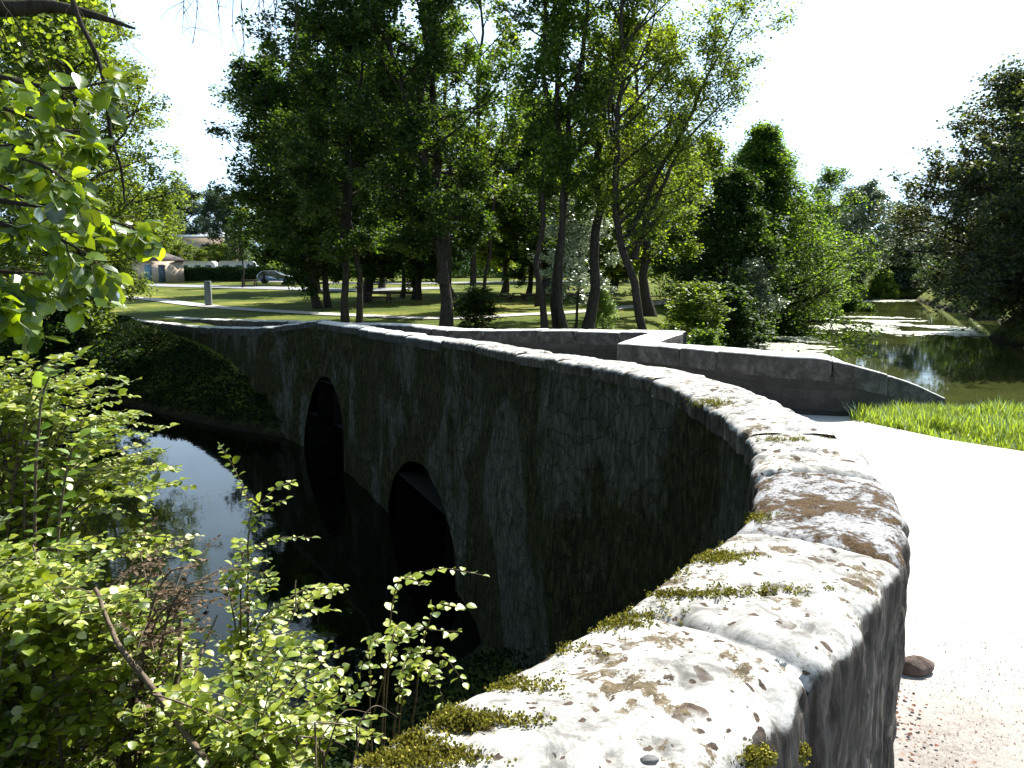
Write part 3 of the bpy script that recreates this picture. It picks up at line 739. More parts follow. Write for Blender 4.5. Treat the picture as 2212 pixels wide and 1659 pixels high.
# left dark twin-stemmed tree
tree('broadleaf_tree', 'dark dense twin-stemmed tree at the left of the tall group behind the bridge', 'tree', xat(742, 36), 36, [
    S(base=(0, 0, 0), top=(.2, .5, 17.5), r=.17, R=3.3, limbs=26, c0=.2, prof='oval', elev=(5, 55), subs=9, twigs=4),
    S(base=(.55, .2, 0), top=(1.9, -.3, 16), r=.14, R=3.3, limbs=22, c0=.22, prof='oval', elev=(5, 55), subs=9, twigs=4)], 62000, .15, 'leaf_dark', 11, .27, G1)
# tree with the big trunk
tree('broadleaf_tree', 'big dark tree with a thick forked trunk behind the middle of the bridge', 'tree', xat(962, 34), 34, [
    S(base=(0, 0, 0), top=(-.9, 0, 19), r=.25, R=3.7, limbs=24, c0=.22, prof='oval', elev=(0, 55), subs=8, twigs=4),
    S(base=(-.15, 0, 2.2), top=(-3.4, .4, 18), r=.2, R=4.0, limbs=24, c0=.15, prof='oval', elev=(10, 55), subs=8, twigs=4, via=(-1.2, 0, 8))], 62000, .15, 'leaf_dark', 12, .27, G1)
# dark tree filling the left flank, further back
tree('broadleaf_tree', 'bushy dark green tree with a ragged edge beside the open sky', 'tree', xat(682, 50), 50, [
    S(base=(0, 0, 0), top=(-2.9, 0, 14.0), r=.24, R=5.4, limbs=36, c0=.10, prof='oval', elev=(0, 50), subs=9, twigs=4),
    S(base=(.7, .6, 0), top=(.6, 0, 17), r=.2, R=4.8, limbs=30, c0=.12, prof='oval', elev=(0, 50), subs=9, twigs=4)], 70000, .19, 'leaf_dark', 13, .33, G1)
# slender open pair
tree('slender_tree', 'pair of tall slender trunks with an open sunlit crown against the sky', 'tree', xat(1008, 46), 46, [
    S(base=(-.5, 0, 0), top=(-.6, 0, 21), r=.17, R=2.6, limbs=16, c0=.3, prof='vase', elev=(25, 65), subs=6, twigs=4, wob=.012),
    S(base=(.35, .3, 0), top=(1.3, 0, 20), r=.20, R=3.0, limbs=20, c0=.32, prof='vase', elev=(30, 65), subs=6, twigs=4, wob=.012),
    S(base=(.9, 1.3, 0), top=(2.7, 0, 15), r=.12, R=2.4, limbs=14, c0=.4, prof='vase', elev=(30, 60), subs=6, twigs=3)], 17000, .17, 'leaf_mid', 14, .27, G1)
# multi-stem clump
tree('broadleaf_tree', 'many-stemmed tree clump with a tall green crown behind the refuge wall', 'tree', xat(1208, 32), 32, [
    S(base=(-.3, 0, 0), top=(-.6, 0, 20), r=.13, R=2.4, limbs=20, c0=.28, prof='oval', elev=(15, 60), subs=7, twigs=4),
    S(base=(.05, .1, 0), top=(.5, .5, 19), r=.16, R=2.8, limbs=24, c0=.25, prof='oval', elev=(15, 60), subs=8, twigs=4),
    S(base=(.32, 0, 0), top=(1.9, 0, 18.5), r=.15, R=3.0, limbs=24, c0=.28, prof='oval', elev=(15, 60), subs=8, twigs=4)], 46000, .14, 'leaf_green', 15, .26, G1)
# leaning mossy trunk
tree('broadleaf_tree', 'crooked trunk leaning right beside the clump, with thin foliage above', 'tree', xat(1272, 32), 32, [
    S(base=(0, 0, 0), top=(2.0, .3, 14), r=.24, R=2.3, limbs=20, c0=.4, prof='oval', elev=(20, 60), subs=6, twigs=4, via=(.7, 0, 7.2), wob=.015)], 12000, .14, 'leaf_mid', 16, .27, G1)
# tree with limbs fanning right
tree('fan_tree', 'tree leaning left from the refuge with bare limbs fanning out to the right', 'tree', xat(1416, 31), 31, [
    S(base=(0, 0, 0), top=(-1.4, 0, 17), r=.19, R=4.2, limbs=28, c0=.3, prof='vase', elev=(25, 62), subs=8, twigs=5, bias=0.1, bw=.45, via=(-1.35, 0, 8.2), lr=1.1),
    S(base=(-.95, 0, 4.6), top=(3.1, 0, 11.2), r=.11, R=2.6, limbs=15, c0=.25, prof='vase', elev=(10, 50), subs=8, twigs=5, via=(.5, 0, 7.8)),
    S(base=(-1.0, 0, 5.6), top=(3.2, .5, 14.0), r=.11, R=2.3, limbs=15, c0=.3, prof='vase', elev=(15, 55), subs=8, twigs=5, via=(.9, 0, 9.8))], 34000, .10, 'leaf_mid', 17, .30, G1)
tree('broadleaf_tree', 'straight dark trunk just behind the fanning tree, crown of yellow-green leaves', 'tree', xat(1408, 44), 44, [
    S(base=(0, 0, 0), top=(-1.6, 0, 15), r=.28, R=4.0, limbs=28, c0=.2, prof='oval', elev=(0, 55), subs=8, twigs=4)], 26000, .16, 'leaf_mid', 18, .3, G1)
# background tree kinds
G2 = 'trees across the park lawn'
bgA = tree('park_tree', 'wide green tree in the background, seen between the slender trunks', 'tree', xat(1090, 72), 72, [
    S(base=(0, 0, 0), top=(0, 0, 12), r=.3, R=5.5, limbs=34, c0=.2, prof='round', elev=(5, 60), subs=8, twigs=3)], 26000, .27, 'leaf_mid', 21, .45, G2)
bgB = tree('park_tree', 'tall green tree behind the left end of the tall group', 'tree', xat(690, 70), 70, [
    S(base=(0, 0, 0), top=(0, 0, 17), r=.3, R=5, limbs=38, c0=.16, prof='oval', elev=(5, 60), subs=8, twigs=3)], 26000, .28, 'leaf_green', 22, .45, G2)
dk = [o for o in bpy.data.objects if o.get('label', '').startswith('bushy dark green')][0]
for px, y, sc, lab in [(800, 57, 1.0, 'dark leafy tree in the shade behind the twin-stemmed tree'), (905, 60, .95, 'dark leafy tree directly behind the thick forked trunk'), (1150, 66, .9, 'dark tree behind the left side of the many-stemmed clump'), (1330, 70, .8, 'dark tree behind the crooked trunk')]:
    place(dk, xat(px, y), y, px * .9, sc, lab, G2)
for px, y, sc, lab, mt, scz in [
    (655, 92, .8, 'rounded dark tree in the park right of the parked car', 'leaf_dark', .95), (830, 80, 1.0, 'dark tree far behind the thick forked trunk', 'leaf_dark', 1.2),
    (1290, 62, .85, 'broad tree with a short black trunk right of the crooked one', 'leaf_light', .8), (1475, 58, .85, 'sunlit yellow-green tree right of the fanning tree', 'leaf_light', .95),
    (1180, 100, 1.0, 'far dark tree left of the white-leaved shrub', 'leaf_dark', 1.0), (950, 104, 1.0, 'far tree closing the view behind the thick trunk', 'leaf_dark', 1.0), (1350, 100, 1.1, 'far green tree behind the mossy trunk', 'leaf_mid', 1.0),
    (620, 110, 1.1, 'far tree rising behind the parked silver car', 'leaf_dark', 1.1), (740, 118, 1.1, 'far dark tree right of the parked car', 'leaf_dark', 1.0),
    (1080, 128, 1.2, 'distant tree centred beyond the picnic tables', 'leaf_mid', .9), (1240, 130, 1.2, 'distant tree beyond the notice board', 'leaf_mid', .9)]:
    place(bgA if scz < 1.05 else bgB, xat(px, y), y, px * .37, sc, lab, G2, mt, scz * sc)
# left side: pale tree above the toilet block, dark trees farther
place(bgA, xat(335, 120), 120, 1.0, 1.0, 'pale green tree behind the small beige building', G2, 'leaf_light', .95)
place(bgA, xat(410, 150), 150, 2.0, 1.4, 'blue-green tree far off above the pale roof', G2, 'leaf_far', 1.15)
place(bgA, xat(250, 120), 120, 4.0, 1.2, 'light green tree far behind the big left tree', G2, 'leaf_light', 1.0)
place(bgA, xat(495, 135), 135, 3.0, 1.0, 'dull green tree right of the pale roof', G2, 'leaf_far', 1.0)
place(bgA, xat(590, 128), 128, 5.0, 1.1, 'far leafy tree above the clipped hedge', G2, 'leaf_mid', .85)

for px, y, sc_b, lab in ((392, 124, 1.3, 'light green bush left of the clipped hedge, below the pale roof'), (440, 126, 1.1, 'light green bush directly below the pale roof'), (480, 122, 1.2, 'yellow-green bush right of the pale roof')):
    place(bgA, xat(px, y), y, px, .36 * sc_b, lab, None, 'leaf_light', .30 * sc_b)
# right side river trees
tree('conifer', 'tall bright green conical tree on the left river bank', 'tree', xat(1628, 63), 63, [
    S(base=(0, 0, 0), top=(.3, 0, 16.2), r=.3, R=9.6, limbs=130, c0=.05, prof='cone', elev=(0, 45), subs=8, twigs=4)], 85000, .2, 'leaf_green', 31, .42, 'trees along the left river bank')
tree('river_tree', 'dark leafy tree overhanging the water beside the conical one', 'tree', xat(1555, 52), 52, [
    S(base=(0, 0, 0), top=(.5, 0, 9.5), r=.24, R=4.4, limbs=34, c0=.05, prof='skirt', elev=(5, 55), subs=9, twigs=4, droop=.1)], 38000, .19, 'leaf_dark', 32, .33, 'trees along the left river bank')
tree('river_tree', 'green tree at the water edge right of the conical tree', 'tree', xat(1735, 80), 80, [
    S(base=(0, 0, 0), top=(0, 0, 12.0), r=.24, R=4.8, limbs=44, c0=.05, prof='skirt', elev=(5, 55), subs=9, twigs=3, droop=.1)], 32000, .25, 'leaf_green', 33, .4, 'trees along the left river bank')
tree('sparse_tree', 'thin-leaved pale tree standing up against the white sky over the river', 'tree', xat(1758, 92), 92, [
    S(base=(0, 0, 0), top=(1, 0, 16), r=.2, R=3.8, limbs=26, c0=.35, prof='oval', elev=(20, 55), subs=7, twigs=3)], 6500, .25, 'leaf_green', 34, .45, 'trees along the left river bank')
bush_d = tree('round_bush', 'rounded dark green bush at the bend of the river', 'bush', xat(1822, 92), 92, [
    S(base=(0, 0, 0), top=(0, 0, 5.2), r=.14, R=2.9, limbs=30, c0=.02, prof='skirt', elev=(0, 70), subs=8, twigs=3)], 22000, .24, 'leaf_green', 35, .32)
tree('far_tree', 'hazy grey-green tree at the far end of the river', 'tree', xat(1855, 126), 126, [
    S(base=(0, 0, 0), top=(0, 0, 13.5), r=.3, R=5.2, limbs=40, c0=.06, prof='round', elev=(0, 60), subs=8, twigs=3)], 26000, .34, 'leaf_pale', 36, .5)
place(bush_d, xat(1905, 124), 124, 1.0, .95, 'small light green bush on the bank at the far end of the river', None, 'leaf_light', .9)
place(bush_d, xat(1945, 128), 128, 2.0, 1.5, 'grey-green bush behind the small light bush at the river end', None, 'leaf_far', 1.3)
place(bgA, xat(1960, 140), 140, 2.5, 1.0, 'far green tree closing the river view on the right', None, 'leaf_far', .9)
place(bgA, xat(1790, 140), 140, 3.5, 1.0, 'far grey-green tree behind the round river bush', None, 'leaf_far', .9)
tree('silver_bush', 'silvery-leaved bush leaning over the lily pads', 'bush', xat(1596, 51), 51, [
    S(base=(0, 0, 0), top=(.8, -.6, 5.0), r=.1, R=2.4, limbs=28, c0=.05, prof='oval', elev=(0, 60), subs=7, twigs=4)], 14000, .14, 'leaf_pale', 37, .18)
place(bush_d, xat(1660, 60), 60, 1.2, .95, 'dark bush at the foot of the conical tree', None, 'leaf_green', .9)
place(bush_d, xat(1570, 41), 41, 2.2, .75, 'low dark bush left of the silvery bush', None, 'leaf_dark', .6)
place(bush_d, xat(1720, 74), 74, 4.2, 1.0, 'green bush dipping into the river beyond the lily pads', None, 'leaf_mid', .9)
# big tree on the right bank, branches down to the water
tree('overhanging_tree', 'huge dark tree on the right bank with branches hanging over the river', 'tree', 33.4, 48.5, [
    S(base=(0, 0, 0), top=(-.6, 0, 12.2), r=.5, R=9.6, limbs=80, c0=.07, prof='bulk', elev=(-9, 46), subs=12, twigs=4, droop=.14)], 150000, .22, 'leaf_olive', 38, .42)
tree('overhanging_tree', 'lower dark tree behind the huge one, reaching out over the water lilies', 'tree', 41.0, 62, [
    S(base=(0, 0, 0), top=(-1.0, 0, 12.5), r=.4, R=8.0, limbs=48, c0=.05, prof='skirt', elev=(-8, 40), subs=10, twigs=4, droop=.18)], 60000, .24, 'leaf_dark', 39, .42)
ot = [o for o in bpy.data.objects if o.get('label', '').startswith('lower dark tree behind')][0]
for x_, y_, sc, sz, lab in ((38.5, 58, .5, .6, 'leafy tree on the right bank just beyond the huge one'), (46, 70, .6, .6, 'dark tree on the right bank, second beyond the huge one'), (50, 82, .6, .55, 'dark tree on the right bank nearer the river bend'), (55, 95, .6, .6, 'tree on the right bank by the river bend'), (60, 110, .6, .6, 'farthest tree on the right bank of the river')):
    place(ot, x_, y_, x_, sc, lab, 'trees along the right river bank', None, sz)
tree('birch', 'pale silvery tree at the right edge behind the huge dark tree', 'tree', 37.5, 53, [
    S(base=(0, 0, 0), top=(-2, 0, 16), r=.2, R=4.0, limbs=26, c0=.45, prof='oval', elev=(20, 60), subs=7, twigs=3)], 9000, .22, 'leaf_pale', 40, .4)
tree('yellowing_bush', 'yellow-flecked bush hanging over the water at the right edge', 'bush', 31.6, 42.5, [
    S(base=(0, 0, 0), top=(-1.4, 0, 6.0), r=.14, R=4.6, limbs=40, c0=.24, prof='skirt', elev=(-5, 45), subs=8, twigs=4, droop=.12)], 20000, .17, 'leaf_olive', 41, .27)

# trees and bushes on the downstream side
tree('bank_tree', 'fine-leaved bright green tree on the far bank at the left edge', 'tree', -17.0, 31.5, [
    S(base=(0, 0, 0), top=(.5, 0, 15.5), r=.26, R=4.3, limbs=40, c0=.12, prof='oval', elev=(5, 55), subs=9, twigs=4),
    S(base=(-3.5, -1, 0), top=(-4.5, -1, 15.5), r=.22, R=4.2, limbs=34, c0=.12, prof='oval', elev=(5, 55), subs=9, twigs=4)], 90000, .12, 'leaf_light', 51, .25)
tree('bank_bush', 'dark bush under the fine-leaved tree at the left end of the bridge', 'bush', -17.2, 30.2, [
    S(base=(0, 0, 0), top=(.3, 0, 4.4), r=.12, R=2.7, limbs=34, c0=.02, prof='skirt', elev=(0, 60), subs=8, twigs=4),
    S(base=(-4, -.6, 0), top=(-4, -.8, 5.2), r=.12, R=3.2, limbs=34, c0=.02, prof='skirt', elev=(0, 60), subs=8, twigs=4)], 42000, .13, 'leaf_dark', 52, .22)
bt = [o for o in bpy.data.objects if o.get('label', '').startswith('fine-leaved bright green tree')][0]
place(bt, -21.5, 38.5, 2.0, 1.0, 'bright green tree behind the fine-leaved one at the left edge', None, None, 1.0)
bb = [o for o in bpy.data.objects if o.get('label', '').startswith('dark bush under')][0]
place(bb, -22.5, 31.5, 1.0, 1.0, 'dark bush at the far left edge above the water', None, None, 1.0)
for x_, y_, sc, lab in ((-11, -5, 1.0, 'unseen leafy tree added on the near bank to shade the bridge wall'), (-19, 2, 1.0, 'unseen leafy tree added for shade on our bank far to the left'), (-6, -14, 1.1, 'unseen large leafy tree added for shade beside the road'), (-24, 12, 1.0, 'unseen leafy tree added for shade across the pool on our side'), (-16, -12, 1.1, 'unseen farther leafy tree added for shade on the near bank')):
    place(bt, x_, y_, x_ * 2, sc, lab, None, 'leaf_dark', 1.0)  # unseen trees added out of view to block sky light from the wall
# lit bushes behind the parapet
bush_l = tree('fern_bush', 'bright yellow-green bush beside the tip of the refuge', 'bush', xat(1462, 29), 29, [
    S(base=(0, 0, 0), top=(.2, 0, 2.9), r=.05, R=1.0, limbs=26, c0=.02, prof='skirt', elev=(10, 75), subs=6, twigs=3)], 10000, .10, 'leaf_sunny', 53, .13)
place(bush_l, xat(1532, 31), 31, 2.0, 1.0, 'rounded dark-bright bush at the water edge right of the refuge', None, 'leaf_green', .95)
place(bush_l, xat(1350, 29), 29, 3.0, .8, 'small sunlit bush behind the parapet near the leaning trunk', None, 'leaf_sunny', .62)
place(bush_l, xat(1392, 28), 28, 4.0, .7, 'low sunlit bush just left of the bright refuge bush', None, 'leaf_sunny', .55)
place(bush_l, xat(1300, 34), 34, 1.0, .6, 'small leafy shoot at the foot of the crooked trunk', None, 'leaf_sunny', .6)
place(bush_l, xat(1500, 36), 36, 5.0, 1.5, 'bright shrub on the slope above the lily pads', None, 'leaf_light', 1.0)
place(bush_l, xat(1025, 36), 36, 5.5, 1.2, 'dark bush between the thick trunk and the slender pair', None, 'leaf_dark', .6)
tree('white_shrub', 'shrub with dazzling pale leaves between the trunks above the parapet', 'shrub', xat(1243, 35), 35, [
    S(base=(0, 0, 0), top=(.2, 0, 5.2), r=.07, R=2.0, limbs=22, c0=.25, prof='round', elev=(10, 55), subs=7, twigs=4)], 7500, .14, 'leaf_white', 54, .16)
tree('park_sapling', 'thin young tree standing between the parked car and the flat shelter', 'tree', xat(525, 82), 82, [
    S(base=(0, 0, 0), top=(.2, 0, 7), r=.1, R=1.6, limbs=14, c0=.45, prof='round', elev=(10, 55), subs=6, twigs=3)], 3000, .22, 'leaf_dark', 55, .3)
for px, y, r_, lab in [(870, 62, .17, 'thin trunk beside the grey lane, left one'), (893, 66, .15, 'thin trunk beside the grey lane, right one'), (1165, 52, .17, 'straight trunk left of the notice board')]:
    tree('park_tree', lab, 'tree', xat(px, y), y, [
        S(base=(0, 0, 0), top=(.4, 0, 12), r=r_, R=3.2, limbs=22, c0=.28, prof='round', elev=(5, 55), subs=7, twigs=3)], 13000, .19, 'leaf_dark', int(px), .33, G2)

# clipped hedge
rng = R_(3)
hx0, hx1, hy = xat(385, 103), xat(640, 103), 103.0
hz = Hs((hx0 + hx1) / 2, hy)
root = tag(empty('hedge', ((hx0 + hx1) / 2, hy, hz)), 'long clipped dark hedge across the lawn behind the shelter', 'hedge')
N = 24000; L = hx1 - hx0
pos = np.stack([rng.uniform(-L / 2, L / 2, N), rng.uniform(-.7, .7, N), rng.uniform(0, 1.75, N)], 1)
pos[:, 1] += .15 * vnoise(pos * .8, 3); pos[:, 2] *= 1 + .08 * vnoise(pos * np.array([.7, 0, 0]), 4)
leaf_mesh('foliage', pos, rng.normal(0, 1, (N, 3)), rng.normal(0, 1, (N, 3)) + np.array([0, 0, .6]), .2, TPL_Q, M['leaf_dark'], root)
ac = Acc()
for k in range(30):
    x = -L / 2 + L * (k + .5) / 30; ac.tube([(x, 0, -.1), (x + .1, 0, .7), (x, .1, 1.4)], [.05, .04, .02], 5)
ac.build('stem', M['bark'], root)
# sunlit hedge beyond the lawn
root = tag(empty('hedge', (xat(980, 120), 120, 3.3)), 'sunlit yellow-green hedge far behind the tree trunks', 'hedge')
N = 22000; L = 62.0
pos = np.stack([rng.uniform(-L / 2, L / 2, N), rng.uniform(-1, 1, N), rng.uniform(0, 2.6, N)], 1); pos[:, 2] *= 1 + .3 * vnoise(pos * np.array([.35, 0, 0]), 6)
leaf_mesh('foliage', pos, rng.normal(0, 1, (N, 3)), rng.normal(0, 1, (N, 3)) + np.array([0, -.6, .6]), .3, TPL_Q, M['leaf_sunny'], root)
ac = Acc()
for k in range(24):
    x = -L / 2 + L * (k + .5) / 24; ac.tube([(x, 0, -.2), (x + .2, 0, .9), (x, .1, 1.8)], [.08, .05, .02], 5)
ac.build('stem', M['bark'], root)

# distant wood closing the horizon
rng = R_(8); N = 60000
th = rng.uniform(math.radians(-50), math.radians(50), N); rr = rng.uniform(165, 215, N)
x = np.sin(th) * rr; y = np.cos(th) * rr
hh = 9 + 4.5 * vnoise(np.stack([x * .05, y * 0, x * 0], 1), 2) + 2.5 * vnoise(np.stack([x * .2, y * 0, x * 0], 1), 3)
px_ = 1106 + FPX * x / y; gap = np.exp(-((px_ - 1950) / 90) ** 2) * 3
z = 3 + rng.uniform(0, 1, N) ** .8 * np.clip(hh - gap, 3, 30)
leaf_mesh('distant_wood', np.stack([x, y, z], 1), rng.normal(0, 1, (N, 3)), rng.normal(0, .7, (N, 3)) + np.array([0, 0, 1]), .9, TPL_Q, M['leaf_far'], None)
tag(bpy.data.objects['distant_wood'], 'hazy far-off wood along the horizon', 'wood', kind='stuff')

# ------------------------------------------------------------------ buildings and park furniture
def facing(px, py): return ground_hit(px, py)
# small beige building with a hipped roof
g0 = ground_hit(352, 607); bx, by = xat(352, 99), 99.0; bz = Hs(bx, by)
root = tag(empty('toilet_block', (bx, by, bz), math.radians(56)), 'small beige rendered building with a dark hipped roof and two narrow doors', 'building')
W_, D_, H_ = 5.9, 3.4, 2.65
ac = Acc(); ac.box((0.15, D_ / 2, H_ / 2), (W_, D_, H_)); ac.box((-3.35, D_ / 2 + 1.0, H_ / 2 - .03), (1.6, D_ - 1.4, H_ - .06)); ac.build('wall', M['plaster'], root)
ac = Acc(); e = .4; x0, x1, y0, y1 = -4.4, W_ / 2 + .15 + e, -e, D_ + e
ac.add([[x0, y0, H_], [x1, y0, H_], [x1, y1, H_], [x0, y1, H_], [x0 + 2.2, D_ / 2, H_ + 1.15], [x1 - 2.2, D_ / 2, H_ + 1.15]], [[0, 1, 5, 4], [2, 3, 4, 5], [3, 2, 1, 0]], [[1, 2, 5], [3, 0, 4]])
ac.box(((x0 + x1) / 2, y0 + .02, H_ - .04), (x1 - x0, .06, .16)); ac.build('roof', M['roof_tile'], root)
for dx, mt, lab in ((-1.75, 'door_blue', 'light blue door'), (.05, 'door_grey', 'dark grey door')):
    ac = Acc(); ac.box((dx, -.03, 1.06), (.85, .08, 2.1)); o = ac.build('door', M[mt], root); o['label'] = lab
    ac = Acc(); ac.box((dx + .3, -.09, 1.0), (.1, .05, .04)); ac.build('handle', M['rubber'], o)
ac = Acc(); ac.box((-3.35, 1.24, .62), (1.3, .06, 1.2)); ac.build('plinth_panel', M['rubber'], root)
# distant pale roofed house
hx, hy = xat(432, 142), 142.0
root = tag(empty('distant_house', (hx, hy, Hs(hx, hy)), .15), 'distant house with a long pale flat roof above the trees', 'house')
ac = Acc(); ac.box((0, 3, 2.6), (12, 7, 5.2)); ac.build('wall', M['plaster'], root)
ac = Acc(); ac.add([[-6.8, -1, 5.0], [6.8, -1, 5.0], [6.4, 7.2, 6.1], [-6.4, 7.2, 6.1], [-6.8, -1, 5.25], [6.8, -1, 5.25], [6.4, 7.2, 6.35], [-6.4, 7.2, 6.35]], [[0, 3, 2, 1], [4, 5, 6, 7], [0, 1, 5, 4], [1, 2, 6, 5], [2, 3, 7, 6], [3, 0, 4, 7]]); ac.build('roof', M['roof_pale'], root)
for k in range(4):
    ac = Acc(); ac.box((-4.5 + k * 3, -.53, 3.2), (1.2, .1, 1.3)); ac.build('window', M['glass'], root)
root.location.z += 1.6
# caravans behind the hedge
def caravan(px, y, lab):
    x = xat(px, y); root = tag(empty('caravan', (x, y, Hs(x, y)), .1), lab, 'caravan', 'white caravans behind the clipped hedge')
    pr = np.array([(-2.6, .5), (2.5, .5), (2.7, 1.2), (2.5, 2.1), (2.1, 2.45), (-2.2, 2.5), (-2.6, 2.2)])
    ac = Acc(); n = len(pr)
    for yy in (-1.1, 1.1): ac.add(np.column_stack([pr[:, 0], np.full(n, yy), pr[:, 1]]))
    ac.F4.append(np.array([[i, (i + 1) % n, (i + 1) % n + n, i + n] for i in range(n)]))
    for k in (0, n): ac.F3.append(np.array([[k, k + i, k + i + 1] for i in range(1, n - 1)]))
    ac.build('body', M['white_paint'], root)
    for dx in (-1.5, .2, 1.6): ac = Acc(); ac.box((dx, -1.12, 1.65), (.8, .05, .5)); ac.build('window', M['glass'], root)
    ac = Acc(); th = np.linspace(0, 6.283, 14)
    ac.tube([(0, -1.05, .34), (0, -.85, .34)], [.34, .34], 16); ac.build('wheel', M['rubber'], root)
caravan(432, 111, 'white caravan behind the hedge next to the beige building'); caravan(520, 112, 'white caravan behind the hedge near the flat shelter')
# flat-roofed shelter
g0 = ground_hit(500, 599.5); sx0 = g0
root = tag(empty('shelter', tuple(g0), .05), 'open shelter with a thin pale flat roof on dark posts before the hedge', 'shelter')
ac = Acc(); ac.box((-1.6, 0.6, 2.28), (4.4, 1.9, .12)); ac.box((-1.6, -.37, 2.2), (4.4, .05, .2)); ac.build('roof', M['white_paint'], root)
for px_, py_ in ((0, 0), (-3.2, 0), (0, 1.2), (-3.2, 1.2)):
    ac = Acc(); ac.tube([(px_, py_, -.1), (px_, py_, 2.25)], [.1, .09], 8); ac.build('post', M['wood'], root)
# parked silver car
g0 = ground_hit(596, 612)
root = tag(empty('parked_car', (g0[0], g0[1], g0[2]), math.radians(8)), 'silver hatchback parked on the far lane under the dark trees', 'car')
prof = [(-2.0, .35), (-2.05, .75), (-1.95, 1.0), (-1.55, 1.38), (-1.0, 1.47), (.1, 1.47), (.85, 1.02), (1.75, .86), (2.05, .65), (2.05, .35)]
ac = Acc(); n = len(prof); pr = np.array(prof); secs = [(-.86, .94), (-.8, 1.0), (.8, 1.0), (.86, .94)]
for yy, k in secs: q = pr.copy(); q[:, 0] *= k; q[:, 1] = .35 + (q[:, 1] - .35) * (.97 if k < 1 else 1); ac.add(np.column_stack([q[:, 0], np.full(n, yy), q[:, 1]]))
for s_ in range(3): ac.F4.append(np.array([[s_ * n + i, s_ * n + (i + 1) % n, (s_ + 1) * n + (i + 1) % n, (s_ + 1) * n + i] for i in range(n)]))
for k in (0, 3 * n): ac.F3.append(np.array([[k, k + i, k + i + 1] for i in range(1, n - 1)]))
ac.build('body', M['car_paint'], root)
for sd in (-1, 1):
    ac = Acc()
    for xs in ([(-1.5, 1.02), (-1.25, 1.36), (-.45, 1.38), (-.45, 1.02)], [(-.37, 1.02), (-.37, 1.38), (.08, 1.38), (.68, 1.02)]):
        v_ = [(x, sd * .868, z) for x, z in xs]; ac.add(v_, [[0, 1, 2, 3]])
    ac.build('window', M['glass'], root)
ac = Acc(); ac.add([(.80, -.7, 1.07), (.80, .7, 1.07), (.16, .62, 1.455), (.16, -.62, 1.455)], [[0, 1, 2, 3]]); o = ac.build('windscreen', M['glass'], root); o.location = (.025, 0, .02)
for wx_ in (-1.25, 1.25):
    for sd in (-1, 1):
        ac = Acc(); ac.tube([(wx_, sd * .70, .32), (wx_, sd * .89, .32)], [.32, .32], 18); w_ = ac.build('wheel', M['rubber'], root)
        ac = Acc(); ac.tube([(wx_, sd * .89, .32), (wx_, sd * .90, .32)], [.2, .19], 12); ac.build('rim', M['car_paint'], w_)
for sd in (-1, 1): ac = Acc(); ac.box((2.0, sd * .6, .72), (.14, .36, .14)); ac.build('headlight', M['lamp'], root)

def picnic_table(x, y, rz, lab, group=None, sc=1.0):
    root = tag(empty('picnic_table', (x, y, Hs(x, y) - .02), rz), lab, 'picnic table', group); root.scale = (sc,) * 3
    ac = Acc()
    for k in range(5): ac.box((0, -.32 + k * .16, .74), (1.7, .14, .045))
    ac.build('tabletop', M['wood'], root)
    for sd in (-1, 1):
        ac = Acc()
        for k in range(2): ac.box((0, sd * (.66 + k * .15), .44), (1.7, .13, .045))
        ac.build('seat', M['wood'], root)
    for xx in (-.62, .62):
        ac = Acc(); ac.tube([(xx, -.3, .72), (xx, -.78, 0)], [.055, .055], 4); ac.tube([(xx, .3, .72), (xx, .78, 0)], [.055, .055], 4)
        ac.box((xx + .05, 0, .40), (.06, 1.6, .1)); ac.build('leg', M['wood'], root)
    return root
GP = 'wooden picnic tables on the lawn'
picnic_table(xat(1090, 59), 59, math.radians(88), 'left one of two wooden picnic tables standing side by side on the lawn', GP, .78)
picnic_table(xat(1117, 58.2), 58.2, math.radians(92), 'right one of two wooden picnic tables standing side by side on the lawn', GP, .78)
picnic_table(xat(540, 84), 84, math.radians(8), 'picnic table near the lane, left of the parked silver car', GP, 1.0)
picnic_table(xat(820, 55), 55, math.radians(20), 'picnic table in deep shade beside the twin-stemmed tree', GP, 1.0)
# upright concrete slab marker
g0 = ground_hit(451, 661)
root = tag(mesh_np('concrete_post', [[0, 0, 0]] * 3, [[[0, 1, 2]]], M['concrete']), 'plain grey concrete post standing upright on the grass beside the path', 'post')
ac = Acc(); hgt = 1.62; w2 = .2
rg = [(w2, -.1), (w2 * .98, hgt - .03), (w2 * .9, hgt)]
G = np.array([[(x_ * k, y_ * k * .8, z_) for x_, y_ in ((-1, -1), (-.0, -1.02), (1, -1), (1, 1), (-1, 1))] for k, z_ in rg])
ac.grid(G, True); ac.add([[0, 0, hgt]]); ac.F3.append(np.array([[10 + i, 10 + (i + 1) % 5, 15] for i in range(5)]))
o = ac.build('concrete_post_mesh', M['concrete']); root.data = o.data; bpy.data.objects.remove(o); root.location = g0; root.rotation_euler = (0, 0, .15)
# notice board and lamp
x, y = xat(1182, 50), 50.0
root = tag(empty('notice_board', (x, y, Hs(x, y)), .2), 'dark wooden notice board on two posts among the trunks', 'notice board')
for dx in (-.32, .32): ac = Acc(); ac.box((dx, 0, 1.0), (.1, .1, 2.1)); ac.build('post', M['wood'], root)
ac = Acc(); ac.box((0, -.07, 1.45), (.8, .05, 1.05)); ac.build('panel', M['rubber'], root)
ac = Acc(); ac.add([[-.55, -.3, 2.05], [.55, -.3, 2.05], [.55, 0, 2.3], [-.55, 0, 2.3], [-.55, .3, 2.05], [.55, .3, 2.05]], [[0, 1, 2, 3], [3, 2, 5, 4], [0, 4, 5, 1]], [[0, 3, 4], [1, 5, 2]]); ac.build('roof', M['wood'], root)
g0 = ground_hit(1085, 609)
root = tag(empty('path_lamp', tuple(g0)), 'short dark lamp post with a white head beside the far lane', 'lamp post')
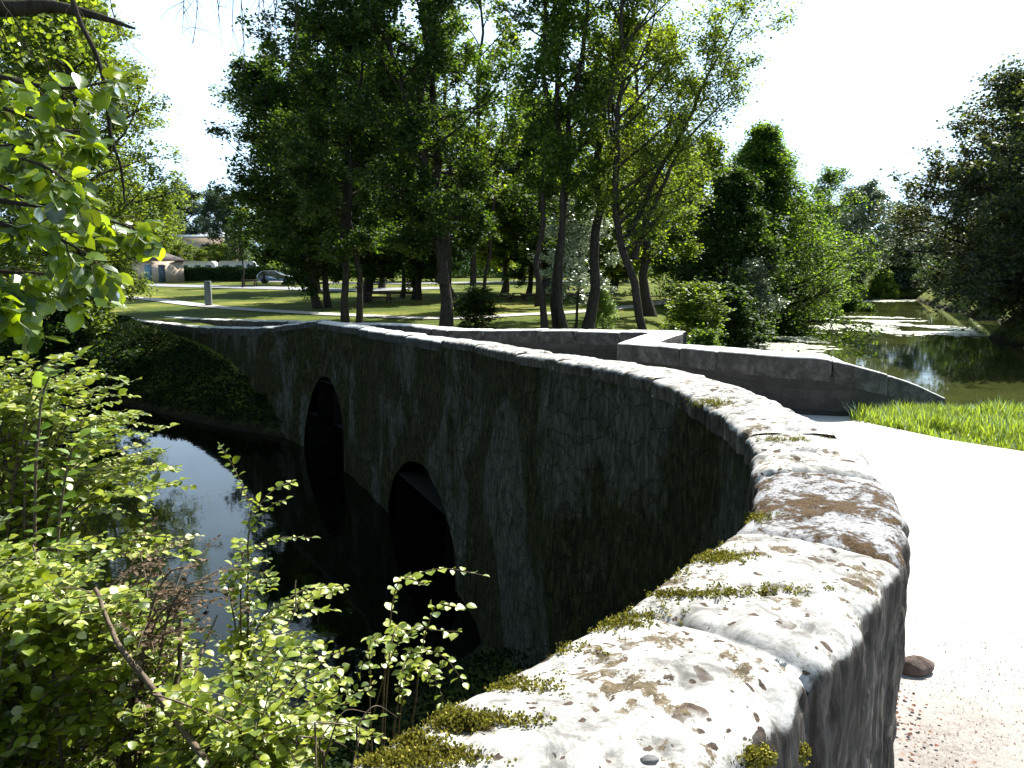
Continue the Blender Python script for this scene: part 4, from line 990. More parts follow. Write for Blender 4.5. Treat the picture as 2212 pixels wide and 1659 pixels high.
ac = Acc(); ac.tube([(0, 0, -.1), (0, 0, 1.5)], [.09, .07], 8); ac.build('pole', M['rubber'], root)
ac = Acc(); ac.tube([(0, 0, 1.5), (0, 0, 1.62), (0, 0, 1.72)], [.12, .16, .05], 10); ac.build('lamp_head', M['lamp'], root)
# low log rails
def rail(pxa, pxb, py, lab):
    a_, b_ = ground_hit(pxa, py), ground_hit(pxb, py); c_ = (a_ + b_) / 2
    root = tag(empty('log_rail', tuple(c_)), lab, 'barrier', 'low log rails round the lawn')
    L_ = a_[:2] - c_[:2]; ac = Acc(); z_ = .5
    ac.tube([(L_[0], L_[1], z_), (0, 0, z_ + .02), (-L_[0], -L_[1], z_)], [.1, .11, .1], 8); ac.build('rail', M['wood'], root)
    for k in (-.85, 0, .85): ac = Acc(); ac.tube([(L_[0] * k, L_[1] * k, -.15), (L_[0] * k, L_[1] * k, z_ - .08)], [.09, .08], 8); ac.build('post', M['wood'], root)
rail(780, 905, 647, 'low log rail in front of the grey lane, left of the thick trunk'); rail(1127, 1272, 652, 'low log rail running behind the many-stemmed clump')
# small dark sign beside the car
g0 = ground_hit(571, 613); root = tag(empty('sign_post', tuple(g0)), 'narrow dark marker board beside the parked silver car', 'sign')
ac = Acc(); ac.tube([(0, 0, -.1), (0, 0, .4)], [.04, .04], 6); ac.build('post', M['rubber'], root)
ac = Acc(); ac.box((0, 0, .95), (.3, .06, 1.2)); ac.build('board', M['rubber'], root)

# ------------------------------------------------------------------ floating lily pads
def lily(name, regs, lab, seed):
    rng = R_(seed); C = []; S_ = []
    for pxc, pyc, wx_, wy_, n in regs:
        c = P(pxc, pyc, 5.0); ex = P(pxc + wx_, pyc, 5.0) - c; ey = P(pxc, pyc - wy_, 5.0) - c
        u = rng.normal(0, .5, (n * 3, 2)); 
        q = c[:2] + u[:, :1] * ex[:2] + u[:, 1:] * ey[:2]
        k = vnoise(np.column_stack([q * .45, np.zeros(len(q))]), seed) > -.15; q = q[k][:n]
        C.append(q); S_.append(rng.uniform(.10, .34, len(q)) * (c[1] / 60) ** .5)
    C = np.concatenate(C); S_ = np.concatenate(S_)
    ok = inside(C[:, 0], C[:, 1], river); C, S_ = C[ok], S_[ok]
    m_ = 9; th = np.linspace(.25, 2 * math.pi - .25, m_)
    rr = 1 + rng.uniform(-.12, .12, (len(C), m_)); ph_ = rng.uniform(0, 6.28, len(C))
    an = th[None] + ph_[:, None]
    V = np.zeros((len(C), m_ + 1, 3)); V[:, 0, :2] = C; V[:, 0, 2] = .012
    V[:, 1:, 0] = C[:, :1] + np.cos(an) * rr * S_[:, None]; V[:, 1:, 1] = C[:, 1:2] + np.sin(an) * rr * S_[:, None]
    V[:, 1:, 2] = .012 + rng.uniform(0, .03, (len(C), m_)); V[..., 2] += rng.uniform(0, .012, len(C))[:, None]
    F = np.array([[0, i, i + 1] for i in range(1, m_)])[None] + (np.arange(len(C)) * (m_ + 1))[:, None, None]
    return tag(mesh_np(name, V.reshape(-1, 3), [F.reshape(-1, 3)], M['lily']), lab, 'water plants', kind='stuff')
lily('lily_pads', [(1660, 737, 75, 16, 2000), (1600, 738, 40, 10, 700), (1700, 722, 60, 7, 500), (1740, 745, 45, 12, 350)], 'sunlit floating lily pads beside the refuge, nearest mat', 61)
lily('lily_pads', [(1820, 691, 95, 5, 2600), (1740, 687, 50, 3, 900), (1910, 694, 60, 6, 1200), (1790, 708, 70, 6, 250), (1875, 712, 70, 7, 260)], 'white glaring lily mat across the middle of the river', 62)
lily('lily_pads', [(2010, 712, 75, 7, 1300), (2060, 720, 60, 5, 600), (1960, 716, 40, 4, 300)], 'lily mat under the branches of the huge dark tree', 63)
lily('lily_pads', [(1900, 649, 50, 2, 1500)], 'thin white lily mat at the far end of the river', 64)

# ------------------------------------------------------------------ grass blades on the verge
def blades(name, poly, n, hmin, hmax, seed, lab, mat='grass_blade', w=.006, lift=.05):
    rng = R_(seed); poly = np.array(poly); lo, hi = poly.min(0), poly.max(0)
    q = rng.uniform(lo, hi, (n * 3, 2)); q = q[inside(q[:, 0], q[:, 1], poly)][:n]; n = len(q)
    z = H(q[:, 0], q[:, 1]) + lift - .03; cl = .75 + .5 * vnoise(np.column_stack([q * 1.7, q[:, 0] * 0]), seed)
    h = rng.uniform(hmin, hmax, n) * cl; az = rng.uniform(0, 6.28, n); be = rng.uniform(.1, .7, n) * h
    b = np.column_stack([q, z]); s = np.stack([-np.sin(az), np.cos(az), az * 0], 1) * w; d = np.stack([np.cos(az), np.sin(az), az * 0], 1)
    up = np.array([0, 0, 1.0])
    V = np.stack([b - s, b + s, b + s * .7 + d * be[:, None] * .3 + up * h[:, None] * .6, b - s * .7 + d * be[:, None] * .3 + up * h[:, None] * .6, b + d * be[:, None] + up * h[:, None]], 1)
    i = (np.arange(n) * 5)[:, None]
    return tag(mesh_np(name, V.reshape(-1, 3), [i + np.array([[0, 1, 2, 3]]), i + np.array([[3, 2, 4]])], M[mat]), lab, 'grass', kind='stuff')
blades('grass', verge_poly, 75000, .10, .27, 71, 'fresh green grass on the verge at the end of the right-hand parapet', w=.009)

blades('grass', [(4.0, 9.3), (4.25, 8.7), (5.0, 8.6), (6.2, 9.8), (6.6, 10.9), (5.6, 10.6), (4.7, 9.9)], 6000, .14, .32, 72, 'taller grass tufts against the tapering end of the parapet', w=.008)
blades('grass', [(4.0, 9.4), (4.1, 8.9), (4.4, 7.9), (4.95, 7.1), (7.4, 5.4), (7.5, 5.6), (5.1, 7.35), (4.6, 8.1), (4.3, 9.0)], 4000, .04, .12, 73, 'short thin grass at the worn road edge of the verge', w=.006, lift=.04)

# ------------------------------------------------------------------ stone and litter on the road
def rock(name, loc, size, seed, mat, lab, cat, flat=.5, rz=0):
    n, m_ = 18, 26; th = np.linspace(0, math.pi, n); ph_ = np.linspace(0, 2 * math.pi, m_, endpoint=False)
    G = np.array([[(math.sin(t) * math.cos(p), math.sin(t) * math.sin(p), math.cos(t)) for p in ph_] for t in th])
    v_ = G.reshape(-1, 3); r = 1 + .18 * fbm(v_, 1.3, 4, seed) + .04 * fbm(v_, 6, 3, seed + 4)
    v_ = v_ * r[:, None] * np.array(size); ac = Acc(); ac.grid(v_.reshape(n, m_, 3), True)
    o = ac.build(name, M[mat], smooth=True); o.location = loc; o.rotation_euler = (0, 0, rz); return tag(o, lab, cat)
p = P(1975, 1452, 1.6); rock('stone', (p[0], p[1], 3.425), (.075, .05, .042), 3, 'pebble', 'brown rounded stone lying on the road beside the parapet', 'stone')
p = P(1404, 1642, .70); rock('pebble', (p[0], p[1], p[2] + .0), (.014, .010, .006), 8, 'grey_pebble', 'small grey pebble on top of the nearest coping stone', 'pebble')
rng = R_(80)
q = []
for k in range(420):
    s = rng.uniform(left.s_of_y(.9), left.s_of_y(3.0)); o_ = WL + .03 + abs(rng.normal(0, .09)); b, N = left.at(s, o_); q.append((b[0], b[1], 3.412 + rng.uniform(0, .012)))
q = np.array(q); n = len(q)
leaf_mesh('fallen_leaves', q, np.column_stack([rng.normal(0, 1, (n, 2)), rng.normal(0, .1, n)]), np.column_stack([rng.normal(0, .35, (n, 2)), np.ones(n)]), rng.uniform(.006, .018, n), TPL_R, M['litter'], None)
tag(bpy.data.objects['fallen_leaves'], 'reddish brown dead leaves along the foot of the parapet', 'leaf litter', kind='stuff')
n = 14000; yy = rng.uniform(1.2, 3.6, n); xx = .9 + (yy - 1.2) * .35 + np.abs(rng.normal(0, .55, n))
s_ = .0008 + .0042 * rng.uniform(0, 1, n) ** 7; ac = Acc()
T = np.array([[1, 0, 0], [-.5, .87, 0], [-.5, -.87, 0], [0, 0, .8]])
V = np.column_stack([xx, yy, np.full(n, 3.406)])[:, None] + (T[None] * rng.uniform(.4, 1.6, (n, 4, 3))) * s_[:, None, None]
F = np.array([[0, 1, 3], [1, 2, 3], [2, 0, 3]])[None] + (np.arange(n) * 4)[:, None, None]
tag(mesh_np('gravel', V.reshape(-1, 3), [F.reshape(-1, 3)], M['grit']), 'loose brown grit scattered on the pale road', 'gravel', kind='stuff')

# moss tufts on the near coping
def moss(spots, seed):
    rng = R_(seed); P_ = []
    dg = bpy.context.evaluated_depsgraph_get()
    for px, py, rx, ry, n in spots:
        for k in range(n):
            a_ = px + rng.normal(0, rx * .5); b_ = py + rng.normal(0, ry * .5); d = ray(a_, b_)
            ok, loc, nor, _, ob, _ = scene.ray_cast(dg, Vector((0, 0, EYE)), Vector(d).normalized())
            if ok and (ob.name.startswith('coping')): P_.append((*loc, *nor))
    P_ = np.array(P_); n = len(P_); rep = 14
    pos = np.repeat(P_[:, :3], rep, 0) + rng.normal(0, .0045, (n * rep, 3)); nn = np.repeat(P_[:, 3:], rep, 0)
    d = nn + rng.normal(0, .7, (n * rep, 3))
    leaf_mesh('moss', pos, d, rng.normal(0, 1, (n * rep, 3)), rng.uniform(.0025, .0075, n * rep), TPL_Q, M['moss'], None)
    tag(bpy.data.objects['moss'], 'yellow-green moss cushions along the edge of the near parapet', 'moss', kind='stuff')
bpy.context.view_layer.update()
msp = [(1290, 1345, 70, 16, 320), (1240, 1352, 50, 14, 200), (1330, 1330, 60, 8, 90), (1000, 1560, 60, 16, 300), (960, 1545, 40, 12, 120), (880, 1600, 60, 14, 160), (850, 1645, 70, 14, 320), (940, 1635, 80, 18, 260), (1545, 1205, 70, 12, 300), (1580, 1115, 60, 10, 160),
      (1500, 1180, 50, 10, 120), (1470, 1285, 130, 6, 200), (1650, 1275, 120, 8, 60), (1390, 1255, 60, 8, 120), (1635, 1635, 26, 16, 180), (1735, 1625, 8, 14, 50), (1540, 870, 40, 8, 220), (1700, 950, 60, 6, 90), (1620, 1120, 40, 8, 90), (1180, 1400, 90, 14, 120), (1100, 1480, 90, 16, 140), (1430, 1230, 60, 14, 110), (1300, 1320, 160, 26, 90), (1130, 1560, 60, 12, 50)]
moss([(a_, b_, c_ * 1.25, d_ * 1.2, n_) for a_, b_, c_, d_, n_ in msp], 90)

# ------------------------------------------------------------------ foreground branches with big leaves
def to3(pl): return np.array([Q(*p_) for p_ in pl])
def spline(p, n=12):
    p = np.array(p, float)
    if len(p) == 2: return p[0] + (p[1] - p[0]) * np.linspace(0, 1, n)[:, None]
    return Line_3(p, n)
def Line_3(p, n):
    q = np.vstack([2 * p[0] - p[1], p, 2 * p[-1] - p[-2]]); out = []
    for i in range(1, len(q) - 2):
        t = np.linspace(0, 1, n, endpoint=False)[:, None]; a, b, c, d = q[i - 1], q[i], q[i + 1], q[i + 2]
        out.append(.5 * ((2 * b) + (-a + c) * t + (2 * a - 5 * b + 4 * c - d) * t ** 2 + (-a + 3 * b - 3 * c + d) * t ** 3))
    return np.vstack(out + [p[-1:]])
rng = R_(101)
tb = np.array([-5.2, 3.2]); tz = Hs(*tb)
front = tag(empty('broad_leaved_tree', (tb[0], tb[1], tz)), 'near tree at the left edge whose branches carry big round translucent leaves', 'tree')
def rel(p, o): return np.asarray(p) - np.array(o.location)
W = Acc(); trunk = np.array([(tb[0], tb[1], tz - .2), (tb[0] + .1, tb[1], 4.5), (tb[0], tb[1] + .1, 7), (tb[0] + .3, tb[1], 9)]); W.tube(rel(spline(trunk, 8), front), np.linspace(.2, .1, 25), 10)
branches = [  # (points in picture + distance, thickness)
    ([(-420, 60, 3.4), (-60, 150, 3.5), (120, 190, 3.5), (245, 175, 3.5)], .012), ([(-420, 60, 3.7), (-60, 210, 3.8), (90, 260, 3.8), (190, 300, 3.8)], .010),
    ([(-420, 250, 3.1), (-80, 330, 3.2), (70, 350, 3.2), (150, 395, 3.2)], .010), ([(-420, 300, 3.6), (-60, 420, 3.7), (130, 450, 3.7), (230, 475, 3.7), (305, 500, 3.7)], .012),
    ([(-420, 350, 3.2), (-60, 470, 3.2), (90, 500, 3.2), (210, 560, 3.2)], .010), ([(-420, 420, 3.3), (-60, 570, 3.3), (80, 590, 3.3), (165, 600, 3.3)], .009),
    ([(-420, 480, 3.0), (-60, 600, 3.0), (20, 640, 3.0)], .008), ([(-420, 100, 3.9), (-60, 300, 4.0), (60, 310, 4.0), (130, 340, 4.0)], .010), ([(-420, 300, 4.2), (-60, 380, 4.2), (60, 430, 4.2), (170, 470, 4.2)], .010)]
LP, LD = [], []
for pl, th_ in branches:
    b = spline(to3(pl), 14); b0 = np.array([tb[0], tb[1], b[0][2] + .2]); b = np.vstack([b0, b])
    W.tube(rel(b, front), np.linspace(th_ * 1.6, .003, len(b)), 6, False)
    vis = b[14:]; s_ = np.linspace(0, len(vis) - 1.01, 22)
    for k, f in enumerate(s_):
        i = int(f); p0 = vis[i] + (vis[i + 1] - vis[i]) * (f - i); t = vis[i + 1] - vis[i]; t /= np.linalg.norm(t)
        side = np.cross(t, [0, 0, 1]) * (1 if k % 2 else -1)
        tl = rng.uniform(.04, .22) * (1 if k < len(s_) - 2 else .4); d = t * .7 + side * rng.uniform(.2, 1) + np.array([0, 0, rng.uniform(-.8, .35)]); d /= np.linalg.norm(d)
        tw = np.array([p0, p0 + d * tl * .5 + [0, 0, .01], p0 + d * tl + [0, 0, -.02]]); W.tube(rel(tw, front), [.003, .0022, .0015], 4, False)
        for j in range(int(rng.integers(3, 6))):
            q_ = tw[0] + (tw[2] - tw[0]) * rng.uniform(.3, 1); dd = d + rng.normal(0, .6, 3) + np.array([0, 0, -.5]); dd /= np.linalg.norm(dd)
            LP.append(q_ + dd * .012); LD.append(dd)
W.build('trunk', M['bark'], front, True)
LP = np.array(LP); LD = np.array(LD); n = len(LP)
nr = np.column_stack([rng.normal(0, .5, n), rng.normal(-.25, .5, n), np.ones(n)])
half = rng.uniform(size=n) < .6
for msk, tpl in ((half, TPL_R), (~half, TPL_L)):
    leaf_mesh('foliage', rel(LP[msk], front), LD[msk], nr[msk], rng.uniform(.055, .095, msk.sum()), tpl, M['leaf_front'], front, True, rng.uniform(.8, 1.05, msk.sum()))

# overhead bare branch, hanging vine and dangling twigs
tb2 = np.array([-4.6, 1.2]); tz2 = Hs(*tb2)
over = tag(empty('bare_branched_tree', (tb2[0], tb2[1], tz2)), 'dark bare bough with dangling twigs across the top left corner', 'tree')
W = Acc(); W.tube(rel(spline([(tb2[0], tb2[1], tz2 - .2), (tb2[0], tb2[1] + .1, 5), (tb2[0] + .2, tb2[1], 8.5)], 8), over), np.linspace(.22, .09, 17), 10)
bough = spline(np.vstack([[tb2[0] + .1, tb2[1], 6.6], to3([(-260, 0, 4.6), (0, 18, 4.6), (110, 14, 4.6), (210, 35, 4.6), (292, 62, 4.6)])]), 10)
W.tube(rel(bough, over), np.concatenate([np.linspace(.07, .035, 30), np.linspace(.034, .006, len(bough) - 30)]), 8)
def hang(pl, r0, r1=.0015, sub=0, wob=.01):
    b = spline(to3(pl), 8); b = b + np.cumsum(rng.normal(0, wob * .3, b.shape), 0) * .6; W.tube(rel(b, over), np.linspace(r0, r1, len(b)), 5, False)
    for k in range(sub):
        p0 = b[rng.integers(2, len(b))]; d = rng.normal(0, 1, 3) + np.array([.2, 0, -1.2]); d /= np.linalg.norm(d); l_ = rng.uniform(.05, .22)
        W.tube(rel([p0, p0 + d * l_ * .5 + rng.normal(0, .01, 3), p0 + d * l_ + [0, 0, -.02]], over), [.0022, .0015, .001], 3, False)
hang([(140, -60, 4.3), (170, 40, 4.3), (215, 150, 4.3), (235, 280, 4.3), (255, 360, 4.3), (262, 440, 4.3)], .016, .006, 14)
hang([(225, 130, 4.3), (270, 230, 4.3), (285, 300, 4.3)], .005, .001, 8); hang([(0, 0, 4.5), (40, 60, 4.5), (60, 120, 4.5)], .006, .001, 10)
hang([(0, 60, 4.7), (20, 100, 4.7), (50, 170, 4.7)], .005, .001, 8); hang([(230, -60, 5), (250, 40, 5), (290, 100, 5)], .004, .001, 10)
for x0_, y1_ in ((398, 70), (425, 95), (505, 110), (520, 150), (590, 100), (600, 60), (572, 40), (560, 70), (640, 80), (470, 30)):
    hang([(x0_ - 10, -80, 5.0), (x0_, 0, 5.0), (x0_ + rng.uniform(-12, 16), y1_, 5.0)], .005, .001, 9)
W.build('trunk', M['bark'], over, True)
n = 420; cc = to3([(rng.uniform(-10, 250), rng.uniform(-20, 140), rng.uniform(6.2, 8.0)) for _ in range(n)])
ww = rng.normal(0, 1, (n, 3)); leaf_mesh('foliage', rel(cc, over), ww, rng.normal(0, .6, (n, 3)) + [0, 0, 1], rng.uniform(.03, .055, n), TPL_R, M['leaf_light'], over, True)

# ------------------------------------------------------------------ shrubs on the near bank: arching stems with paired leaves
def shrub(name, lab, cat, base, tips, leafsize, mat, seed, step=.028, stem_r=.004, group=None, bark='twig', side=0, droopy=.25, lpw=1.0, s0m=.45):
    rng = R_(seed); bx_, by_ = base; bz_ = Hs(bx_, by_) - .03
    root = tag(empty(name, (bx_, by_, bz_)), lab, cat, group); o = np.array([bx_, by_, bz_]); W = Acc(); pos, dr, nr = [], [], []
    def leaves_on(b, s0=.25):
        seg = np.linalg.norm(np.diff(b, axis=0), axis=1); cs = np.concatenate([[0], np.cumsum(seg)]); L_ = cs[-1]
        k = 0
        for s in np.arange(L_ * s0, L_, step):
            p_ = np.array([np.interp(s, cs, b[:, c]) for c in range(3)]); i = min(len(b) - 2, int(np.searchsorted(cs, s)) - 1); t = b[i + 1] - b[i]; t /= np.linalg.norm(t) + 1e-9
            sd = np.cross(t, [0, 0, 1.0]); sd /= np.linalg.norm(sd) + 1e-6
            if k % 2 and abs(t[2]) > .7: sd = np.cross(t, sd)
            for sg in (-1, 1):
                if rng.uniform() < .08: continue
                dd = sd * sg + t * .35 + rng.normal(0, .22, 3) + np.array([0, 0, -.1]); pos.append(p_ + dd * .004); dr.append(dd)
                nr.append(np.array([rng.normal(0, .28), rng.normal(-.1, .28), 1.0]))
            k += 1
        pos.append(b[-1]); dr.append(b[-1] - b[-2]); nr.append(np.array([0, .1, 1.0]))
    for tip in tips:
        e = np.array(tip[:3]); b0 = o + np.array([rng.normal(0, .09), rng.normal(0, .09), 0]); Lh = e - b0
        c1 = b0 + np.array([Lh[0] * .12, Lh[1] * .12, Lh[2] * .45]); c2 = b0 + np.array([Lh[0] * .5, Lh[1] * .5, Lh[2] * .92])
        b = spline([b0, c1, c2, e], 8); b += np.cumsum(rng.normal(0, .0025, b.shape), 0)
        W.tube(b - o, np.linspace(stem_r * (1 + np.linalg.norm(Lh)), .0013, len(b)), 5, False)
        leaves_on(b, s0m)
        for k in range(side if len(tip) < 4 else tip[3]):
            f = rng.integers(int(len(b) * (.3 if s0m < .5 else .75)), len(b) - 2); p0 = b[f]; t = b[f + 1] - b[f]; t /= np.linalg.norm(t)
            d = t * .6 + rng.normal(0, .55, 3) * np.array([1, 1, .5]); d /= np.linalg.norm(d); l_ = rng.uniform(.12, .34)
            sb = spline([p0, p0 + d * l_ * .5 + [0, 0, .02], p0 + d * l_ + [0, 0, -droopy * l_ * .3]], 6); W.tube(sb - o, np.linspace(.002, .001, len(sb)), 4, False); leaves_on(sb, .1)
    W.build('stem', M[bark], root, True)
    pos = np.array(pos) - o; dr = np.array(dr); nr = np.array(nr); n = len(pos)
    leaf_mesh('foliage', pos, dr, nr, leafsize * rng.uniform(.45, 1.35, n), TPL_R, M[mat], root, True, lpw * rng.uniform(.8, 1.1, n)); return root

def _dummy(): pass
def tips_in(seed, n, fn):
    r = R_(seed); return [fn(r) for _ in range(n)]
GS = 'leafy shrubs on the bank below the parapet'
# tall shrub, upper left: rounded silhouette between (0,770) and (400,1160)
shrub('snowberry_shrub', 'tall bright green shrub at the left edge, one shoot rising high over dark water', 'shrub', (-2.95, 4.3),
      tips_in(1, 60, lambda r: (lambda px: tuple(Q(px, 800 + max(0, px - 200) * 1.15 + abs(r.normal(0, 1)) * 120, r.uniform(4.0, 5.0))))(r.uniform(-140, 350))) +
      [tuple(Q(185, 762, 4.3)) + (3,), tuple(Q(300, 815, 4.6)) + (1,), tuple(Q(405, 1040, 4.4)) + (4,), tuple(Q(368, 965, 4.5)) + (3,), tuple(Q(430, 1155, 4.0)) + (5,), tuple(Q(395, 1170, 4.0)) + (6,)], .043, 'leaf_shrub', 201, .032, .004, GS, side=7)
shrub('shoot', 'single upright shoot with a stack of large round glowing leaves', 'plant', (-2.3, 3.6), [tuple(Q(183, 762, 3.6)) + (0,), tuple(Q(250, 905, 3.7)) + (0,)], .062, 'leaf_sunny', 209, .05, .004, None)
shrub('snowberry_shrub', 'pale leafy shrub filling the bottom left corner, leaves bleached by the sun', 'shrub', (-1.9, 2.5),
      tips_in(2, 84, lambda r: (lambda px: tuple(Q(px, 1180 + max(0, px - 60) * .45 + abs(r.normal(0, 1)) * 130, r.uniform(2.5, 3.4))))(r.uniform(-160, 420))), .036, 'leaf_shrub', 202, .028, .0035, GS, side=8)
shrub('snowberry_shrub', 'low pale shrub along the bottom edge left of the near parapet', 'shrub', (-.95, 2.35),
      tips_in(3, 48, lambda r: tuple(Q(r.uniform(300, 700), 1510 + r.uniform(0, 150), r.uniform(2.2, 2.8)))), .030, 'leaf_shrub', 203, .024, .003, GS, side=6)
shrub('snowberry_shrub', 'slim shrub of paired round leaves standing in front of the blue reflection', 'shrub', (-1.15, 2.95),
      [tuple(Q(555, 1092, 3.1)) + (5,), tuple(Q(528, 1180, 3.1)) + (4,), tuple(Q(600, 1240, 3.1)) + (4,), tuple(Q(680, 1295, 3.0)) + (4,), tuple(Q(745, 1272, 3.2)) + (5,), tuple(Q(740, 1400, 3.0)) + (3,), tuple(Q(620, 1330, 3.0)) + (5,),
       tuple(Q(700, 1390, 2.9)) + (5,), tuple(Q(480, 1260, 3.0)) + (4,), tuple(Q(640, 1420, 2.8)) + (5,), tuple(Q(560, 1380, 2.8)) + (5,)], .030, 'leaf_shrub', 204, .026, .003, GS)
shrub('sprig', 'small isolated sprig of pale round leaves beside the near parapet', 'plant', (-.55, 2.9),
      [tuple(Q(912, 1256, 2.6)) + (1,), tuple(Q(822, 1388, 2.6)) + (1,), tuple(Q(1015, 1308, 2.6)) + (0,), tuple(Q(885, 1385, 2.6)) + (1,), tuple(Q(1010, 1370, 2.6)) + (0,), tuple(Q(960, 1405, 2.6)) + (2,), tuple(Q(920, 1450, 2.6)) + (2,)], .030, 'leaf_shrub', 205, .04, .002, None, s0m=.72)
shrub('dried_plant', 'dead brown flower stalks standing among the green shrubs', 'plant', (-1.45, 2.6),
      tips_in(6, 14, lambda r: tuple(Q(r.uniform(300, 480), 1205 + r.uniform(0, 260), r.uniform(2.5, 2.9)))), .016, 'leaf_dry', 206, .03, .004, None, side=7)
# thick dead stems
W = Acc(); o = tag(empty('dead_stems', (-1.5, 2.7, Hs(-1.5, 2.7))), 'bare light-brown stems leaning through the shrubs', 'branch')
for pl, r0 in (([(205, 1270, 2.6), (245, 1370, 2.5), (330, 1480, 2.4), (470, 1659, 2.2)], .012), ([(390, 1290, 2.8), (385, 1420, 2.7), (370, 1560, 2.6)], .011), ([(470, 1330, 2.9), (430, 1450, 2.7), (380, 1600, 2.5)], .006), ([(70, 1180, 3.0), (90, 1300, 2.9), (120, 1500, 2.6)], .006),
               ([(330, 1500, 2.3), (500, 1560, 2.3), (700, 1620, 2.3)], .005), ([(300, 1190, 3.1), (315, 1300, 3.0), (330, 1460, 2.8)], .005), ([(640, 1255, 3.0), (636, 1330, 2.95), (600, 1400, 2.9)], .004)):
    b = spline(to3(pl), 8); b += np.cumsum(rng.normal(0, .002, b.shape), 0); e0 = b[-1].copy(); e0[2] = Hs(e0[0], e0[1]) - .05; b = np.vstack([b, e0]); W.tube(b - np.array(o.location), np.linspace(r0 * .6, r0, len(b)), 7)
W.build('stem', M['bark_pale'], o, True)
# arching grass stalks at the bottom centre
W = Acc(); o = tag(empty('grass_tuft', (-.62, 2.15, Hs(-.62, 2.15))), 'few arching dry grass stalks left of the parapet base', 'grass')
for a0, a1, a2 in (((700, 1640), (740, 1540), (800, 1540)), ((690, 1600), (730, 1560), (830, 1590)), ((680, 1560), (760, 1570), (800, 1610)), ((770, 1570), (810, 1525), (860, 1550)), ((640, 1590), (720, 1600), (790, 1640)), ((760, 1659), (775, 1600), (778, 1560))):
    b = spline(to3([(a0[0], a0[1], 2.2), (a1[0], a1[1], 2.25), (a2[0], a2[1], 2.3)]), 8); g_ = b[0].copy(); g_[2] = Hs(g_[0], g_[1]); W.tube(np.vstack([g_, b]) - np.array(o.location), np.linspace(.003, .0012, len(b) + 1), 4)
W.build('stalk', M['bark_pale'], o, True)
# ground cover on the near bank and far bank (undergrowth)
rng = R_(300)
def cover(name, lab, pts, N, size, mat, hmax=.5, seed=1):
    r = R_(seed); poly = np.array(pts, float); lo, hi = poly.min(0), poly.max(0); q = r.uniform(lo, hi, (N * 4, 2)); q = q[inside(q[:, 0], q[:, 1], poly)]
    q = q[H(q[:, 0], q[:, 1]) > .15][:N]; n = len(q); z = H(q[:, 0], q[:, 1]); hh = hmax * np.clip(.5 + .6 * vnoise(np.column_stack([q * .9, q[:, 0] * 0]), seed), .05, 1.2)
    pos = np.column_stack([q, z + r.uniform(0, 1, n) ** .7 * hh])
    return tag(leaf_mesh(name, pos, r.normal(0, 1, (n, 3)), np.column_stack([r.normal(0, .5, (n, 2)), np.ones(n)]), size * r.uniform(.5, 1.3, n), TPL_Q, M[mat], None), lab, 'undergrowth', kind='stuff')
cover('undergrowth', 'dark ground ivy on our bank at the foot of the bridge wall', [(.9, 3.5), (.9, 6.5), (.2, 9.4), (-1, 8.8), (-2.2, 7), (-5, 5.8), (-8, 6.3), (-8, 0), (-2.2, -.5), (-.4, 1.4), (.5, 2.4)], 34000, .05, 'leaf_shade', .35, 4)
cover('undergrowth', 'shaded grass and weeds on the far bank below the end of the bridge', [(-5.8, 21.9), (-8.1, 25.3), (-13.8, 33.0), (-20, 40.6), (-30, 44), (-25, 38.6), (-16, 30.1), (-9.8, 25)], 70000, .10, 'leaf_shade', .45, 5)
cover('undergrowth', 'low green growth along the water edge under the tall trees', [(-2, 24.6), (3, 27), (8, 32), (11.5, 40), (14, 50), (16, 57), (13, 58), (10, 48), (6.5, 36), (2, 29.5), (-3, 26.5)], 30000, .11, 'leaf_mid', .55, 6)

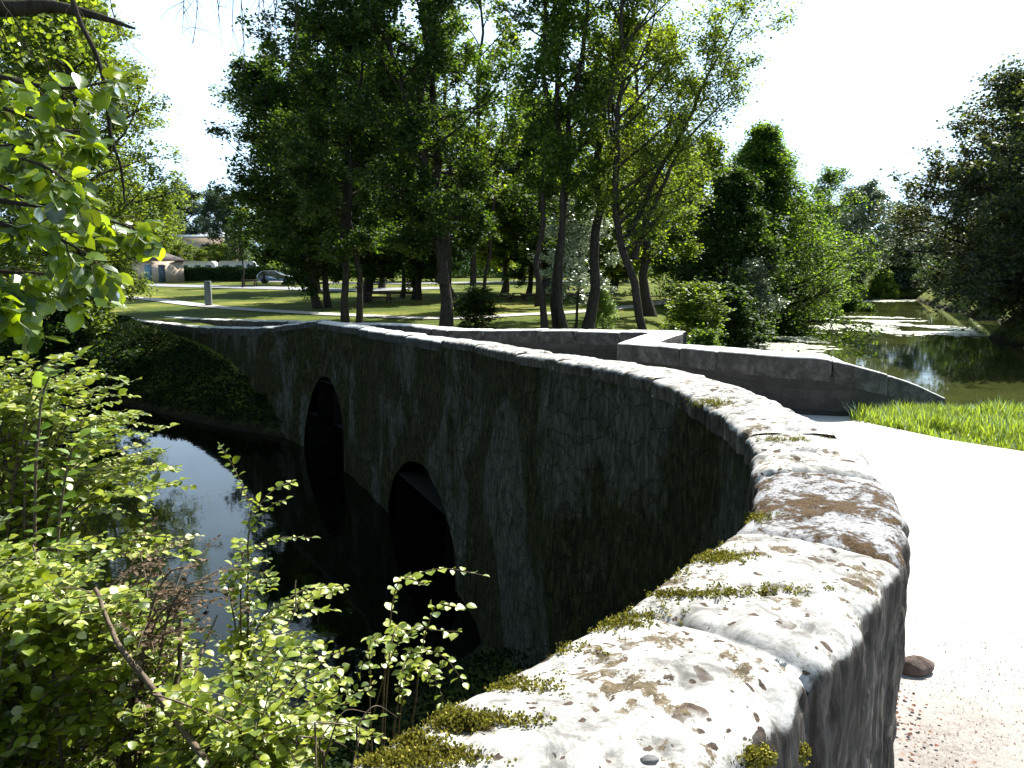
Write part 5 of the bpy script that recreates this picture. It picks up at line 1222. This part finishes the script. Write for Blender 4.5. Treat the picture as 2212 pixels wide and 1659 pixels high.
# ------------------------------------------------------------------ light, sky, camera
AZ, EL = math.radians(38), math.radians(48)
sd = Vector((math.sin(AZ) * math.cos(EL), math.cos(AZ) * math.cos(EL), math.sin(EL)))
L = bpy.data.lights.new('sun', 'SUN'); L.energy = 5.0; L.angle = math.radians(.5); L.color = (1, .96, .88)
lo = bpy.data.objects.new('sun', L); COL.objects.link(lo); lo.rotation_euler = sd.to_track_quat('Z', 'Y').to_euler()
w = bpy.data.worlds.new('World'); scene.world = w; w.use_nodes = True; nt = w.node_tree
for n_ in list(nt.nodes): nt.nodes.remove(n_)
sky = nt.nodes.new('ShaderNodeTexSky'); sky.sky_type = 'NISHITA'; sky.sun_disc = False; sky.sun_elevation = EL; sky.sun_rotation = AZ
sky.air_density = 1.0; sky.dust_density = 2.5; sky.ozone_density = 1.5
bg = nt.nodes.new('ShaderNodeBackground'); bg.inputs[1].default_value = .05
out = nt.nodes.new('ShaderNodeOutputWorld'); 
tcw = nt.nodes.new('ShaderNodeTexCoord'); mpw = nt.nodes.new('ShaderNodeMapping'); mpw.inputs['Scale'].default_value = (1, 1, 2.6); nt.links.new(tcw.outputs['Generated'], mpw.inputs[0])
cn = noise(nt, mpw.outputs[0], 2.6, 8, .62, .5); cl = ramp(nt, cn, [(.28, .55), (.5, .97)])
tint = mix(nt, 1.0, sky.outputs[0], (.86, 1.03, 1.02)); nt.nodes[-1].blend_type = 'MULTIPLY'
sxw = nt.nodes.new('ShaderNodeSeparateXYZ'); nt.links.new(tcw.outputs['Generated'], sxw.inputs[0])
low = ramp(nt, sxw.outputs[2], [(.30, 1.0), (.62, .0)])
clf = math_(nt, 'MULTIPLY', cl, low)
cloudy = mix(nt, clf, tint, (9.2, 12.4, 16.0))
nt.links.new(cloudy, bg.inputs[0]); nt.links.new(bg.outputs[0], out.inputs[0])

cam = bpy.data.cameras.new('camera'); cam.lens = 28; cam.sensor_width = 36; cam.clip_end = 3000; cam.clip_start = .05
co = bpy.data.objects.new('camera', cam); COL.objects.link(co); co.location = (0, 0, EYE); co.rotation_euler = (math.pi / 2 - PITCH, 0, 0)
scene.camera = co
scene.view_settings.view_transform = 'Standard'; scene.view_settings.look = 'None'; scene.view_settings.exposure = 1.35; scene.view_settings.gamma = 1
scene.cycles.max_bounces = 6; scene.cycles.diffuse_bounces = 3; scene.cycles.glossy_bounces = 3; scene.cycles.transmission_bounces = 4
scene.cycles.use_denoising = True
